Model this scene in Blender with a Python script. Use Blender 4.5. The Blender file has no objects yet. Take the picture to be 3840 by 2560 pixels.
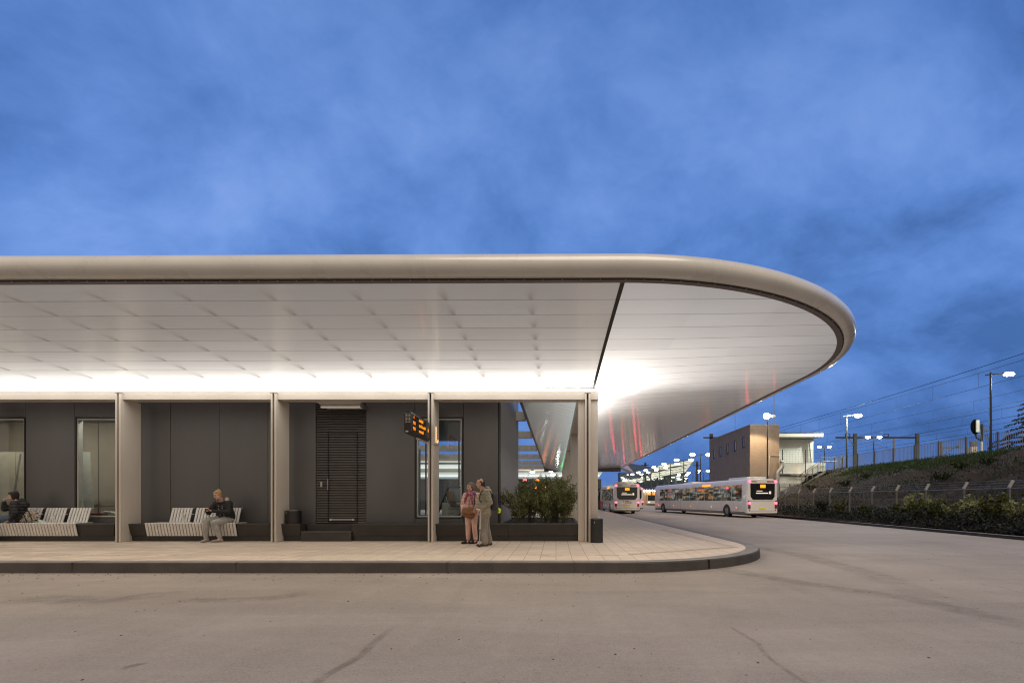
import bpy, bmesh, math, random
from mathutils import Vector, Matrix, Euler
random.seed(7)
PI = math.pi
scene = bpy.context.scene
COL = scene.collection
F, VX, VY, EYE = 1813.0, 2085.0, 1872.0, 1.4   # focal length (px of the photo), principal point, eye height

def P(px, py, Y):
    "point of the place seen at photo pixel (px,py) at distance Y"
    return Vector(((px - VX) * Y / F, Y, EYE - (py - VY) * Y / F))
def X_(px, Y): return (px - VX) * Y / F
def Z_(py, Y): return EYE - (py - VY) * Y / F

# ------------------------------------------------------------------ mesh builder
class MB:
    def __init__(s): s.v = []; s.f = []; s.m = []; s.cur = 0
    def add(s, vs, fs):
        b = len(s.v); s.v += [tuple(v) for v in vs]
        s.f += [tuple(i + b for i in f) for f in fs]; s.m += [s.cur] * len(fs); return s
    def box(s, x0, x1, y0, y1, z0, z1):
        return s.add([(x0,y0,z0),(x1,y0,z0),(x1,y1,z0),(x0,y1,z0),(x0,y0,z1),(x1,y0,z1),(x1,y1,z1),(x0,y1,z1)],
                     [(0,3,2,1),(4,5,6,7),(0,1,5,4),(1,2,6,5),(2,3,7,6),(3,0,4,7)])
    def obox(s, c, size, rot=(0,0,0)):
        R = Euler(rot).to_matrix(); c = Vector(c); hx, hy, hz = [q / 2 for q in size]
        vs = [c + R @ Vector((x*hx, y*hy, z*hz)) for z in (-1,1) for x, y in ((-1,-1),(1,-1),(1,1),(-1,1))]
        return s.add(vs, [(0,3,2,1),(4,5,6,7),(0,1,5,4),(1,2,6,5),(2,3,7,6),(3,0,4,7)])
    def bar(s, p, q, w, h=None):
        "rectangular bar from p to q"
        p, q = Vector(p), Vector(q); h = h or w; d = (q - p).normalized()
        up = Vector((0,0,1)) if abs(d.z) < .95 else Vector((0,1,0))
        a = d.cross(up).normalized() * (w/2); b = a.cross(d).normalized() * (h/2)
        vs = [p-a-b, p+a-b, p+a+b, p-a+b, q-a-b, q+a-b, q+a+b, q-a+b]
        return s.add(vs, [(0,3,2,1),(4,5,6,7),(0,1,5,4),(1,2,6,5),(2,3,7,6),(3,0,4,7)])
    def tube(s, p, q, r, r2=None, n=8):
        return s.path([p, q], r, r2, n)
    def path(s, pts, r, r2=None, n=8, rs=None):
        pts = [Vector(p) for p in pts]; k = len(pts); r2 = r if r2 is None else r2
        vs = []; fs = []; prev = None
        for i, p in enumerate(pts):
            d = (pts[min(i+1,k-1)] - pts[max(i-1,0)]).normalized()
            if prev is None:
                up = Vector((0,0,1)) if abs(d.z) < .95 else Vector((0,1,0)); a = d.cross(up).normalized()
            else:
                a = (prev - d * prev.dot(d)).normalized()
            prev = a; b = d.cross(a); rr = rs[i] if rs else r + (r2 - r) * i / max(k-1, 1)
            vs += [p + (a*math.cos(2*PI*j/n) + b*math.sin(2*PI*j/n)) * rr for j in range(n)]
        for i in range(k-1):
            for j in range(n):
                fs.append((i*n+j, i*n+(j+1)%n, (i+1)*n+(j+1)%n, (i+1)*n+j))
        fs.append(tuple(range(n))[::-1]); fs.append(tuple(range((k-1)*n, k*n)))
        return s.add(vs, fs)
    def ball(s, c, r, n=12, m=8, rot=None):
        c = Vector(c); r = (r,r,r) if isinstance(r, (int,float)) else r; R = Euler(rot).to_matrix() if rot else Matrix.Identity(3)
        vs = [c + R @ Vector((0,0,-r[2]))]; fs = []
        for i in range(1, m):
            t = -PI/2 + PI*i/m
            for j in range(n):
                a = 2*PI*j/n
                vs.append(c + R @ Vector((r[0]*math.cos(t)*math.cos(a), r[1]*math.cos(t)*math.sin(a), r[2]*math.sin(t))))
        vs.append(c + R @ Vector((0,0,r[2]))); L = len(vs)-1
        for j in range(n):
            fs.append((0, 1+(j+1)%n, 1+j)); fs.append((L, L-n+j, L-n+(j+1)%n))
            for i in range(m-2):
                a = 1+i*n+j; b = 1+i*n+(j+1)%n; fs.append((a, b, b+n, a+n))
        return s.add(vs, fs)
    def cap(s, p, q, r1, r2=None, n=10):
        "tapered capsule (closed)"
        p, q = Vector(p), Vector(q); r2 = r1 if r2 is None else r2; d = (q - p); L = d.length
        if L < 1e-5: return s.ball(p, max(r1, r2), n, 6)
        d /= L; pts = []; rs = []
        for t in (-90,-60,-30): a = math.radians(t); pts.append(p + d*r1*math.sin(a)); rs.append(max(r1*math.cos(a), r1*.05))
        pts.append(p); rs.append(r1); pts.append(q); rs.append(r2)
        for t in (30,60,90): a = math.radians(t); pts.append(q + d*r2*math.sin(a)); rs.append(max(r2*math.cos(a), r2*.05))
        up = Vector((0,0,1)) if abs(d.z) < .95 else Vector((0,1,0)); a = d.cross(up).normalized(); b = d.cross(a)
        vs = []; fs = []; k = len(pts)
        for c, rr in zip(pts, rs): vs += [c + (a*math.cos(2*PI*j/n) + b*math.sin(2*PI*j/n)) * rr for j in range(n)]
        for i in range(k-1):
            for j in range(n): fs.append((i*n+j, i*n+(j+1)%n, (i+1)*n+(j+1)%n, (i+1)*n+j))
        fs.append(tuple(range(n))[::-1]); fs.append(tuple(range((k-1)*n, k*n)))
        return s.add(vs, fs)
    def prism(s, poly, ext):
        "closed polygon (3D points) extruded by vector ext"
        n = len(poly); e = Vector(ext); a = [Vector(p) for p in poly]
        return s.add(a + [p + e for p in a], [tuple(range(n))[::-1], tuple(range(n, 2*n))] + [(i, (i+1)%n, (i+1)%n+n, i+n) for i in range(n)])
    def px(s, prof, x0, x1, in0=0, in1=0):
        "profile [(y,z)] along X, ends inset at the lower points by in0/in1"
        n = len(prof); zs = [z for _, z in prof]; zt = max(zs); zb = min(zs)
        A = [(x0 + in0*(zt-z)/(zt-zb), y, z) for y, z in prof]; B = [(x1 - in1*(zt-z)/(zt-zb), y, z) for y, z in prof]
        return s.add(A + B, [tuple(range(n))[::-1], tuple(range(n, 2*n))] + [(i, (i+1)%n, (i+1)%n+n, i+n) for i in range(n)])
    def quad(s, a, b, c, d): return s.add([a,b,c,d], [(0,1,2,3)])
    def build(s, name, mats, parent=None, smooth=None, bevel=0, fix=True):
        return link(name, s.mesh(name, mats, origin(parent), smooth, fix), parent, bevel)
    def mesh(s, name, mats, off=Vector(), smooth=None, fix=True):
        me = bpy.data.meshes.new(name)
        me.from_pydata([(v[0]-off.x, v[1]-off.y, v[2]-off.z) for v in s.v], [], s.f)
        for m in (mats if isinstance(mats, (list, tuple)) else [mats]): me.materials.append(m)
        if any(s.m): me.polygons.foreach_set('material_index', s.m)
        if fix:
            b = bmesh.new(); b.from_mesh(me); bmesh.ops.recalc_face_normals(b, faces=b.faces); b.to_mesh(me); b.free()
        if smooth is not None:
            me.polygons.foreach_set('use_smooth', [True]*len(me.polygons)); me.set_sharp_from_angle(angle=math.radians(smooth))
        me.update(); return me

def origin(o):
    v = Vector()
    while o is not None: v += o.location; o = o.parent
    return v
def link(name, me, parent=None, bevel=0):
    o = bpy.data.objects.new(name, me); COL.objects.link(o)
    if parent is not None: o.parent = parent
    if bevel:
        b = o.modifiers.new('edge', 'BEVEL'); b.width = bevel; b.segments = 2; b.limit_method = 'ANGLE'; b.angle_limit = math.radians(40)
    return o
def tag(o, label=None, cat=None, group=None, kind=None):
    if label: o['label'] = label
    if cat: o['category'] = cat
    if group: o['group'] = group
    if kind: o['kind'] = kind
    return o
def thing(name, label, cat, loc=(0,0,0), group=None):
    o = bpy.data.objects.new(name, None); o.empty_display_size = .1; COL.objects.link(o); o.location = loc
    return tag(o, label, cat, group)
def copy_tree(o, parent=None):
    c = o.copy(); COL.objects.link(c)
    if parent is not None: c.parent = parent
    for ch in list(o.children): copy_tree(ch, c)
    return c

# ------------------------------------------------------------------ materials
class NT:
    def __init__(s, m): s.t = m.node_tree; s.t.nodes.clear()
    def n(s, typ, ins=None, **props):
        nd = s.t.nodes.new(typ)
        for k, v in props.items(): setattr(nd, k, v)
        for k, v in (ins or {}).items(): s.put(nd.inputs[k], v)
        return nd
    def put(s, sock, v):
        if isinstance(v, bpy.types.NodeSocket): s.t.links.new(v, sock)
        elif hasattr(v, 'outputs'): s.t.links.new(v.outputs[0], sock)
        else:
            if sock.type == 'RGBA' and len(v) == 3: v = (*v, 1)
            sock.default_value = v
    def math(s, op, a, b=None, c=None, clamp=False):
        nd = s.t.nodes.new('ShaderNodeMath'); nd.operation = op; nd.use_clamp = clamp
        for i, v in enumerate((a, b, c)):
            if v is not None: s.put(nd.inputs[i], v)
        return nd.outputs[0]
    def ramp(s, fac, stops, interp='LINEAR'):
        nd = s.t.nodes.new('ShaderNodeValToRGB'); nd.color_ramp.interpolation = interp; e = nd.color_ramp.elements
        while len(e) < len(stops): e.new(.5)
        for el, (p, c) in zip(e, stops): el.position = p; el.color = (*c, 1) if len(c) == 3 else c
        s.put(nd.inputs[0], fac); return nd.outputs[0]
    def mix(s, fac, a, b, blend='MIX'):
        nd = s.t.nodes.new('ShaderNodeMix'); nd.data_type = 'RGBA'; nd.blend_type = blend
        s.put(nd.inputs[0], fac); s.put(nd.inputs[6], a); s.put(nd.inputs[7], b); return nd.outputs[2]
    def noise(s, vec, scale, detail=4, rough=.55, dist=0):
        nd = s.n('ShaderNodeTexNoise', {'Scale': scale, 'Detail': detail, 'Roughness': rough, 'Distortion': dist})
        s.put(nd.inputs['Vector'], vec); return nd.outputs[0]
    def mapping(s, vec, scale=(1,1,1), rot=(0,0,0), loc=(0,0,0)):
        return s.n('ShaderNodeMapping', {'Vector': vec, 'Scale': scale, 'Rotation': rot, 'Location': loc}).outputs[0]
    def obj(s): return s.n('ShaderNodeTexCoord').outputs['Object']
    def pos(s): return s.n('ShaderNodeNewGeometry').outputs['Position']
    def bump(s, h, strength=.3, dist=.01): return s.n('ShaderNodeBump', {'Height': h, 'Strength': strength, 'Distance': dist}).outputs[0]
    def out(s, sh): s.t.links.new(sh.outputs[0] if hasattr(sh, 'outputs') else sh, s.n('ShaderNodeOutputMaterial').inputs['Surface'])
def newmat(name):
    m = bpy.data.materials.new(name); m.use_nodes = True; return m, NT(m)
def M(name, col, rough=.55, metal=0, var=.15, scale=4, bump=.0, bscale=80, coat=0, spec=.5, emit=None, estr=0, stretch=(1,1,1), rvar=.1):
    m, t = newmat(name); c = t.mapping(t.obj(), stretch)
    n1 = t.noise(c, scale, 6); n2 = t.noise(c, bscale, 3)
    dark = tuple(x*(1-var) for x in col); lite = tuple(min(1, x*(1+var)) for x in col)
    base = t.ramp(t.math('ADD', t.math('MULTIPLY', n1, .8), t.math('MULTIPLY', n2, .2)), [(.3, dark), (.7, lite)])
    r = t.math('ADD', t.math('MULTIPLY', t.math('SUBTRACT', n1, .5), rvar*2), rough, clamp=True)
    ins = {'Base Color': base, 'Roughness': r, 'Metallic': metal, 'Coat Weight': coat, 'Coat Roughness': .1, 'Specular IOR Level': spec}
    if emit: ins['Emission Color'] = emit; ins['Emission Strength'] = estr
    if bump: ins['Normal'] = t.bump(n2, bump, .004)
    t.out(t.n('ShaderNodeBsdfPrincipled', ins)); return m
def E(name, col, s):
    m, t = newmat(name)
    t.out(t.n('ShaderNodeBsdfPrincipled', {'Base Color': tuple(x*.6 for x in col), 'Roughness': .4, 'Emission Color': col, 'Emission Strength': s})); return m
# ------------------------------------------------------------------ camera, world, sun
cam = bpy.data.cameras.new('camera'); camo = bpy.data.objects.new('camera', cam); COL.objects.link(camo)
camo.location = (0, 0, EYE); camo.rotation_euler = (PI/2, 0, 0)
cam.sensor_width = 36; cam.lens = 17; cam.shift_x = -(VX - 1920)/3840; cam.shift_y = (VY - 1280)/3840
cam.clip_start = .05; cam.clip_end = 3000; scene.camera = camo
scene.view_settings.view_transform = 'Standard'; scene.view_settings.look = 'None'
scene.view_settings.exposure = 0; scene.view_settings.gamma = 1
scene.render.engine = 'CYCLES'
scene.cycles.use_denoising = True
try: scene.cycles.denoiser = 'OPENIMAGEDENOISE'
except Exception: pass
scene.cycles.max_bounces = 6; scene.cycles.diffuse_bounces = 3; scene.cycles.glossy_bounces = 3
scene.cycles.transparent_max_bounces = 12; scene.cycles.transmission_bounces = 4
scene.cycles.sample_clamp_indirect = 4; scene.cycles.caustics_reflective = False; scene.cycles.caustics_refractive = False
scene.cycles.filter_width = 1.15

w = bpy.data.worlds.new('World'); scene.world = w; w.use_nodes = True
t = NT(w)
d = t.n('ShaderNodeTexCoord').outputs['Generated']
sp = t.n('ShaderNodeSeparateXYZ', {0: d}); dx, dy, dz = sp.outputs
zz = t.math('MAXIMUM', dz, 0.0)
den = t.math('ADD', zz, .62)
pv = t.n('ShaderNodeCombineXYZ', {0: t.math('DIVIDE', dx, den), 1: t.math('DIVIDE', dy, den), 2: 0}).outputs[0]
warp = t.n('ShaderNodeTexNoise', {'Vector': t.mapping(pv, (1.6,1.6,1)), 'Scale': 1.5, 'Detail': 4}).outputs['Color']
pw = t.n('ShaderNodeVectorMath', {0: pv, 1: t.n('ShaderNodeVectorMath', {0: warp, 1: (.20,.20,.20)}, operation='MULTIPLY').outputs[0]}, operation='ADD').outputs[0]
c1 = t.noise(t.mapping(pw, (1.25, 1.45, 1), (0,0,math.radians(-30))), 1.15, 7, .55)
c2 = t.noise(t.mapping(pw, (1.5,2.1,1), (0,0,math.radians(-50)), (3,1,0)), 2.6, 8, .58)
c3 = t.noise(t.mapping(pw, (1.4,1.4,1), (0,0,0), (7,2,0)), 8.5, 8, .62)
cl = t.math('ADD', t.math('ADD', t.math("MULTIPLY", c1, .50), t.math("MULTIPLY", c2, .36)), t.math("MULTIPLY", c3, .14))
lowr = t.math('MULTIPLY', t.n('ShaderNodeMapRange', {'Value': dx, 'From Min': .15, 'From Max': .75}, interpolation_type='SMOOTHSTEP').outputs[0], t.n('ShaderNodeMapRange', {'Value': zz, 'From Min': .40, 'From Max': .05}, interpolation_type='SMOOTHSTEP').outputs[0])
cl = t.math('SUBTRACT', cl, t.math('MULTIPLY', lowr, .065))
blue = t.ramp(cl, [(.385, (.056,.140,.39)), (.455, (.090,.208,.55)), (.515, (.122,.258,.645)), (.575, (.165,.312,.72)), (.65, (.22,.365,.77))])
elev = t.ramp(zz, [(0, (.60,.66,.74)), (.10, (.74,.78,.84)), (.24, (1.02,1.02,1.02)), (.38, (1.12,1.09,1.07)), (.60, (.90,.92,.94)), (1, (.6,.62,.65))])
blue = t.mix(1.0, blue, elev, 'MULTIPLY')
sky = t.n('ShaderNodeTexSky', sky_type='NISHITA', sun_disc=False, sun_elevation=math.radians(4), sun_rotation=math.radians(200), altitude=20, air_density=1.0, dust_density=1.5, ozone_density=3.0)
sk = t.mix(1.0, sky.outputs[0], (.05,.05,.05), 'MULTIPLY')
front = t.mix(1.0, blue, t.mix(1.0, sk, (.15,.15,.15), 'MULTIPLY'), 'ADD')
# unseen sky behind the camera, made warm-grey to light road and facade
back = t.ramp(t.math('ADD', t.math('MULTIPLY', c1, .7), t.math('MULTIPLY', zz, .25)), [(.3, (.50,.415,.33)), (.7, (.70,.595,.49))])
bf = t.n('ShaderNodeMapRange', {'Value': dy, 'From Min': .12, 'From Max': -.35}, interpolation_type='SMOOTHSTEP').outputs[0]
t_col = t.mix(bf, front, back)
bg = t.n('ShaderNodeBackground', {'Color': t_col, 'Strength': 1.0})
t.t.links.new(bg.outputs[0], t.n('ShaderNodeOutputWorld').inputs['Surface'])

sl = bpy.data.lights.new('sun', 'SUN'); sl.energy = 2.1; sl.angle = math.radians(40); sl.color = (1, .87, .72)
so = bpy.data.objects.new('sun', sl); COL.objects.link(so)
so.rotation_euler = Vector((.12, -.60, .80)).to_track_quat('Z', 'Y').to_euler()

# ------------------------------------------------------------------ materials of the place
def road_mat():
    m, t = newmat('asphalt'); p = t.pos()
    big = t.noise(p, .22, 5, .6, .6)
    st = t.noise(t.mapping(p, (.35, 1.5, 1), (0,0,math.radians(18))), .8, 6, .6, .8)
    st2 = t.noise(t.mapping(p, (1.6, .3, 1), (0,0,math.radians(-28))), .7, 6, .6, .8)
    fine = t.noise(p, 42, 5, .8); med = t.noise(p, 9, 5, .7)
    v = t.math('ADD', t.math('ADD', t.math('MULTIPLY', big, .34), t.math('MULTIPLY', st, .30)), t.math('ADD', t.math('MULTIPLY', st2, .18), t.math('MULTIPLY', med, .18)))
    c = t.ramp(v, [(.36, (.172,.149,.128)), (.46, (.238,.207,.179)), (.54, (.290,.253,.220)), (.64, (.365,.320,.280))])
    c = t.mix(t.math('MULTIPLY', t.math('SUBTRACT', fine, .40), 2.2, clamp=True), c, (.41,.37,.33))
    speck = t.math('GREATER_THAN', t.noise(p, 26, 2, .5), .715)
    c = t.mix(t.math('MULTIPLY', speck, .65), c, (.05,.042,.036))
    rough = t.math('ADD', t.math('MULTIPLY', st, .25), .6)
    t.out(t.n('ShaderNodeBsdfPrincipled', {'Base Color': c, 'Roughness': rough, 'Specular IOR Level': .06, 'Normal': t.bump(fine, .5, .006)})); return m
def paving_mat():
    m, t = newmat('paving_tiles'); p = t.pos()
    rowp = t.mapping(p, (1,1,1), (0,0,PI/2))
    br = t.n('ShaderNodeTexBrick', {'Vector': rowp, 'Color1': (.74,.60,.47), 'Color2': (.62,.51,.41), 'Mortar': (.20,.15,.115), 'Scale': 1.0,
              'Mortar Size': .0065, 'Mortar Smooth': .3, 'Bias': 0.0, 'Brick Width': .60, 'Row Height': .325}, offset=0.5, squash=1)
    n = t.noise(p, 1.1, 6, .6); f = t.noise(p, 60, 3)
    dirt = t.noise(t.mapping(p, (.5, 2.2, 1)), 1.8, 6, .65)
    c = t.mix(t.math('MULTIPLY', t.math('SUBTRACT', n, .3), 1.0, clamp=True), br.outputs[0], (.76,.63,.51))
    lx = t.n('ShaderNodeMapRange', {'Value': t.n('ShaderNodeSeparateXYZ', {0: p}).outputs[0], 'From Min': -5.0, 'From Max': -12.0}).outputs[0]
    dm = t.math('MULTIPLY', t.math('SUBTRACT', dirt, .40), t.math('ADD', t.math('MULTIPLY', lx, 2.2), 1.4), clamp=True)
    c = t.mix(dm, c, (.40,.315,.24)); c = t.mix(br.outputs[1], c, (.26,.20,.155))
    c = t.mix(t.math('MULTIPLY', f, .15), c, (.3,.24,.19))
    t.out(t.n('ShaderNodeBsdfPrincipled', {'Base Color': c, 'Roughness': .62, 'Normal': t.bump(t.math('SUBTRACT', f, br.outputs[1]), .35, .004)})); return m
def soffit_mat(name, inner=False):
    "glossy ceiling foil; its lighting is painted as emission fading from the inner edge"
    m, t = newmat(name); p = t.pos(); s = t.n('ShaderNodeSeparateXYZ', {0: p}); x, y, z = s.outputs
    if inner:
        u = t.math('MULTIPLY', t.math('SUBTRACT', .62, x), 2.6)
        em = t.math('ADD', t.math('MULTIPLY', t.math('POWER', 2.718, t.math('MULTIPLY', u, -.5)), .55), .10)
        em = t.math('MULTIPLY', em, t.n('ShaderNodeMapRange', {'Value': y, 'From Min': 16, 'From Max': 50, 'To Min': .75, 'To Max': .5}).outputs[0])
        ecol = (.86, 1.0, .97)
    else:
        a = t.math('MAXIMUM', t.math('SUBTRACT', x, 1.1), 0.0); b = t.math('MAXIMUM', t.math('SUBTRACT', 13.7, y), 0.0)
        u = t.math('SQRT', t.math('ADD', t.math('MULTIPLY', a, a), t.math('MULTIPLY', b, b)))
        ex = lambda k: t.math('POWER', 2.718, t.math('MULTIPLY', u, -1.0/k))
        em = t.math('ADD', t.math('ADD', t.math('MULTIPLY', ex(.75), 3.6), t.math('MULTIPLY', ex(2.2), .52)), .09)  # light along the beam painted as emission, weaker towards the rim
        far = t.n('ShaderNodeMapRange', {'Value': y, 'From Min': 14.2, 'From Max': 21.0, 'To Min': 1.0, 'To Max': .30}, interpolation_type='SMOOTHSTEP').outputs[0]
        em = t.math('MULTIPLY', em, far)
        cm = t.math('MULTIPLY', t.n('ShaderNodeMapRange', {'Value': x, 'From Min': 1.05, 'From Max': 1.12}).outputs[0], t.n('ShaderNodeMapRange', {'Value': y, 'From Min': 15.6, 'From Max': 13.8}, interpolation_type='SMOOTHSTEP').outputs[0])  # mask of the corner glare that is painted into the emission
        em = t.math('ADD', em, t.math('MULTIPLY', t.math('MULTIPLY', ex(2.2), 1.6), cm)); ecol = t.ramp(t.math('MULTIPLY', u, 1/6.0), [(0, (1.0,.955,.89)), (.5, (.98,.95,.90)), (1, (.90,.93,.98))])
    pitch = .625
    fy = t.math('FRACT', t.math('DIVIDE', t.math('SUBTRACT', 13.4 + 625, y), pitch))      # 0 at a joint, grows towards the road
    line = t.math('LESS_THAN', t.math('ABSOLUTE', t.math('SUBTRACT', t.math('FRACT', t.math('ADD', fy, .5)), .5)), .016)
    wob = t.noise(t.mapping(p, (.6, .02, 1)), 2.0, 3)
    line = t.math('MULTIPLY', line, t.math('ADD', t.math('MULTIPLY', wob, .9), .2), clamp=True)
    n = t.noise(t.mapping(p, (.5, 1.6, 1)), 1.2, 4)
    tone = t.math('ADD', t.math('MULTIPLY', t.math('SUBTRACT', n, .5), .22), 1.0)
    if not inner:
        fx = t.math('ABSOLUTE', t.math('MULTIPLY', t.math('SUBTRACT', t.math('FRACT', t.math('DIVIDE', t.math('ADD', x, 149.5+.75), 1.476)), .5), 1.476))
        sm = t.n('ShaderNodeMapRange', {'Value': t.math('DIVIDE', fx, t.math('ADD', .35, t.math('MULTIPLY', fy, 1.4))), 'From Min': .16, 'From Max': .0}, interpolation_type='SMOOTHSTEP').outputs[0]
        tail = t.math('POWER', t.math('SUBTRACT', 1.0, fy), 2.0)
        front = t.math('LESS_THAN', x, 0.6)
        sm = t.math('MULTIPLY', t.math('MULTIPLY', sm, tail), t.math('MULTIPLY', front, .85))  # bracket shadows painted as dark streaks running out from each joint
        tone = t.math('MULTIPLY', tone, t.math('SUBTRACT', 1.0, sm))
        # each foil cushion has a slightly different tone
        cell = t.n('ShaderNodeTexWhiteNoise', {'Vector': t.n('ShaderNodeCombineXYZ', {0: t.math('FLOOR', t.math('DIVIDE', t.math('ADD', x, 149.5), 1.476)), 1: t.math('FLOOR', t.math('DIVIDE', t.math('SUBTRACT', y, 13.4), pitch)), 2: 0}).outputs[0]}, noise_dimensions='3D').outputs[0]
        tone = t.math('MULTIPLY', tone, t.math('ADD', t.math('MULTIPLY', cell, .12), .94))
    tone = t.math('MULTIPLY', tone, t.math('SUBTRACT', 1.0, t.math('MULTIPLY', line, .85)))
    base = t.mix(line, (.54,.535,.53), (.10,.085,.075))
    ripple = t.noise(t.mapping(p, (.35, 5.0, 1)), 3.0, 3)
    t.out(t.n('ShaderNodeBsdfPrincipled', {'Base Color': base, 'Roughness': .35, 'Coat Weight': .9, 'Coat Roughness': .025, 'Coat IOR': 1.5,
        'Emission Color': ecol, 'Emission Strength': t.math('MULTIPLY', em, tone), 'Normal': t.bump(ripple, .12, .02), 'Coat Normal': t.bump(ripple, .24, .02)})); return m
def brick_mat(name, c1, c2, mortar):
    m, t = newmat(name); o = t.pos(); g = t.n('ShaderNodeNewGeometry')
    s = t.n('ShaderNodeSeparateXYZ', {0: o}); nx = t.n('ShaderNodeSeparateXYZ', {0: g.outputs['Normal']})
    uu = t.mix(t.math('GREATER_THAN', t.math('ABSOLUTE', nx.outputs[0]), .7), t.n('ShaderNodeCombineXYZ', {0: s.outputs[0], 1: s.outputs[2], 2: 0}).outputs[0], t.n('ShaderNodeCombineXYZ', {0: s.outputs[1], 1: s.outputs[2], 2: 0}).outputs[0])
    br = t.n('ShaderNodeTexBrick', {'Vector': uu, 'Color1': c1, 'Color2': c2, 'Mortar': mortar, 'Scale': 1, 'Mortar Size': .012, 'Brick Width': .22, 'Row Height': .075})
    n = t.noise(o, .9, 5); c = t.mix(t.math('MULTIPLY', t.noise(t.mapping(o, (1,1,.25)), 1.6, 6, .7), .9), br.outputs[0], tuple(q*.45 for q in c1))
    t.out(t.n('ShaderNodeBsdfPrincipled', {'Base Color': c, 'Roughness': .85, 'Normal': t.bump(br.outputs[1], -.4, .01)})); return m
def glass_mat(name, tint=(.9,.95,.93), gloss=.02):
    m, t = newmat(name); fr = t.n('ShaderNodeFresnel', {'IOR': 1.5})
    sh = t.n('ShaderNodeMixShader', {0: t.math('ADD', fr.outputs[0], gloss, clamp=True), 1: t.n('ShaderNodeBsdfTransparent', {'Color': tint}).outputs[0],
        2: t.n('ShaderNodeBsdfGlossy', {'Color': (.9,.95,1), 'Roughness': .02}).outputs[0]})
    t.out(sh); return m
def foliage_mat(name, dark, lite, trans=.25):
    m, t = newmat(name); p = t.pos(); n = t.noise(p, 3.0, 4); r = t.n('ShaderNodeTexWhiteNoise', {'Vector': t.n('ShaderNodeVectorMath', {0: p, 1: (.05,.05,.05)}, operation='SNAP').outputs[0]}).outputs[0]
    c = t.ramp(t.math('ADD', t.math('MULTIPLY', n, .6), t.math('MULTIPLY', r, .4)), [(.3, dark), (.72, lite)])
    b = t.n('ShaderNodeBsdfPrincipled', {'Base Color': c, 'Roughness': .6, 'Specular IOR Level': .3})
    t.out(t.n('ShaderNodeMixShader', {0: trans, 1: b.outputs[0], 2: t.n('ShaderNodeBsdfTranslucent', {'Color': c}).outputs[0]})); return m
def soil_mat():
    m, t = newmat('embankment_soil'); p = t.pos(); a = t.noise(p, .35, 6, .65, .5); b = t.noise(p, 2.5, 6, .7); f = t.noise(p, 22, 4, .7)
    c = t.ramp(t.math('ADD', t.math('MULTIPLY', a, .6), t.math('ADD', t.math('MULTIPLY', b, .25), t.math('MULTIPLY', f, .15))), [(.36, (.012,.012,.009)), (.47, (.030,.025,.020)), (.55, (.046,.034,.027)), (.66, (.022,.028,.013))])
    t.out(t.n('ShaderNodeBsdfPrincipled', {'Base Color': c, 'Roughness': .95, 'Specular IOR Level': .1, 'Normal': t.bump(t.math('ADD', f, b), .9, .06)})); return m
def zebra_mat():
    m, t = newmat('zebra_cloth'); o = t.obj()
    wv = t.n('ShaderNodeTexWave', {'Vector': t.mapping(o, (1,1,1), (0, math.radians(35), 0)), 'Scale': 11, 'Distortion': 6, 'Detail': 2, 'Detail Scale': 1.6}, wave_type='BANDS', bands_direction='Z')
    c = t.ramp(wv.outputs[1], [(.46, (.02,.017,.015)), (.54, (.72,.60,.48))])
    t.out(t.n('ShaderNodeBsdfPrincipled', {'Base Color': c, 'Roughness': .7})); return m
def plaid_mat(name, a, b, c):
    m, t = newmat(name); o = t.obj(); n = t.noise(o, 14, 3, .6, 1.0); k = t.noise(o, 40, 2)
    col = t.ramp(t.math('ADD', t.math('MULTIPLY', n, .75), t.math('MULTIPLY', k, .25)), [(.40, a), (.48, b), (.56, c)])
    t.out(t.n('ShaderNodeBsdfPrincipled', {'Base Color': col, 'Roughness': .85})); return m
def cloth_mat(name, col, fold=.5, quilt=False, rough=.8):
    m, t = newmat(name); o = t.obj(); n = t.noise(t.mapping(o, (1,1,.55)), 9, 4, .6, .8); f = t.noise(o, 160, 2)
    h = n
    if quilt:
        wv = t.n('ShaderNodeTexWave', {'Vector': o, 'Scale': 3.6, 'Distortion': 1.2, 'Detail': 1}, bands_direction='Z')
        h = t.math('ADD', n, t.math('MULTIPLY', wv.outputs[1], .6))
    c = t.ramp(n, [(.3, tuple(q*.68 for q in col)), (.65, tuple(min(1, q*1.12) for q in col))])
    c = t.mix(t.math('MULTIPLY', f, .2), c, tuple(q*.6 for q in col))
    t.out(t.n('ShaderNodeBsdfPrincipled', {'Base Color': c, 'Roughness': rough, 'Sheen Weight': .12 if max(col) > .1 else .02, 'Normal': t.bump(h, fold, .03)})); return m

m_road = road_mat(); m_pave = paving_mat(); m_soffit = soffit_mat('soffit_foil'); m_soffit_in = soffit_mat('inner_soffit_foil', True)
m_kerb_shaded = M('kerb_shaded_concrete', (.040,.034,.030), .8, var=.35, scale=3, bump=.5, bscale=70)  # shade on the kerb faces put in as a darker concrete colour
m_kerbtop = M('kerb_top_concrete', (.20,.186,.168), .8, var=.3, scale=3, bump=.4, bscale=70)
m_tube = M('cream_steel', (.55,.535,.50), .28, var=.10, scale=1.4, coat=.5, rvar=.04)
m_beam = M('beam_paint', (.56,.51,.45), .42, var=.06, scale=1.5, bump=.06, bscale=120)
m_col = M('column_paint', (.62,.555,.48), .45, var=.08, scale=1.4, bump=.08, bscale=120, stretch=(1,1,.3))
m_dark = M('dark_recess', (.022,.018,.016), .6, var=.3)
m_gutter = M('gutter_brown', (.11,.088,.078), .5, var=.2)
m_strip = E('led_strip', (1, .95, .87), 16.0)
m_roofing = M('roofing', (.16,.16,.17), .8)
m_panel = M('charcoal_panel', (.098,.094,.093), .36, var=.16, scale=.9, bump=.10, bscale=200, coat=.12, spec=.5, stretch=(1,1,.35), rvar=.06)
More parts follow.
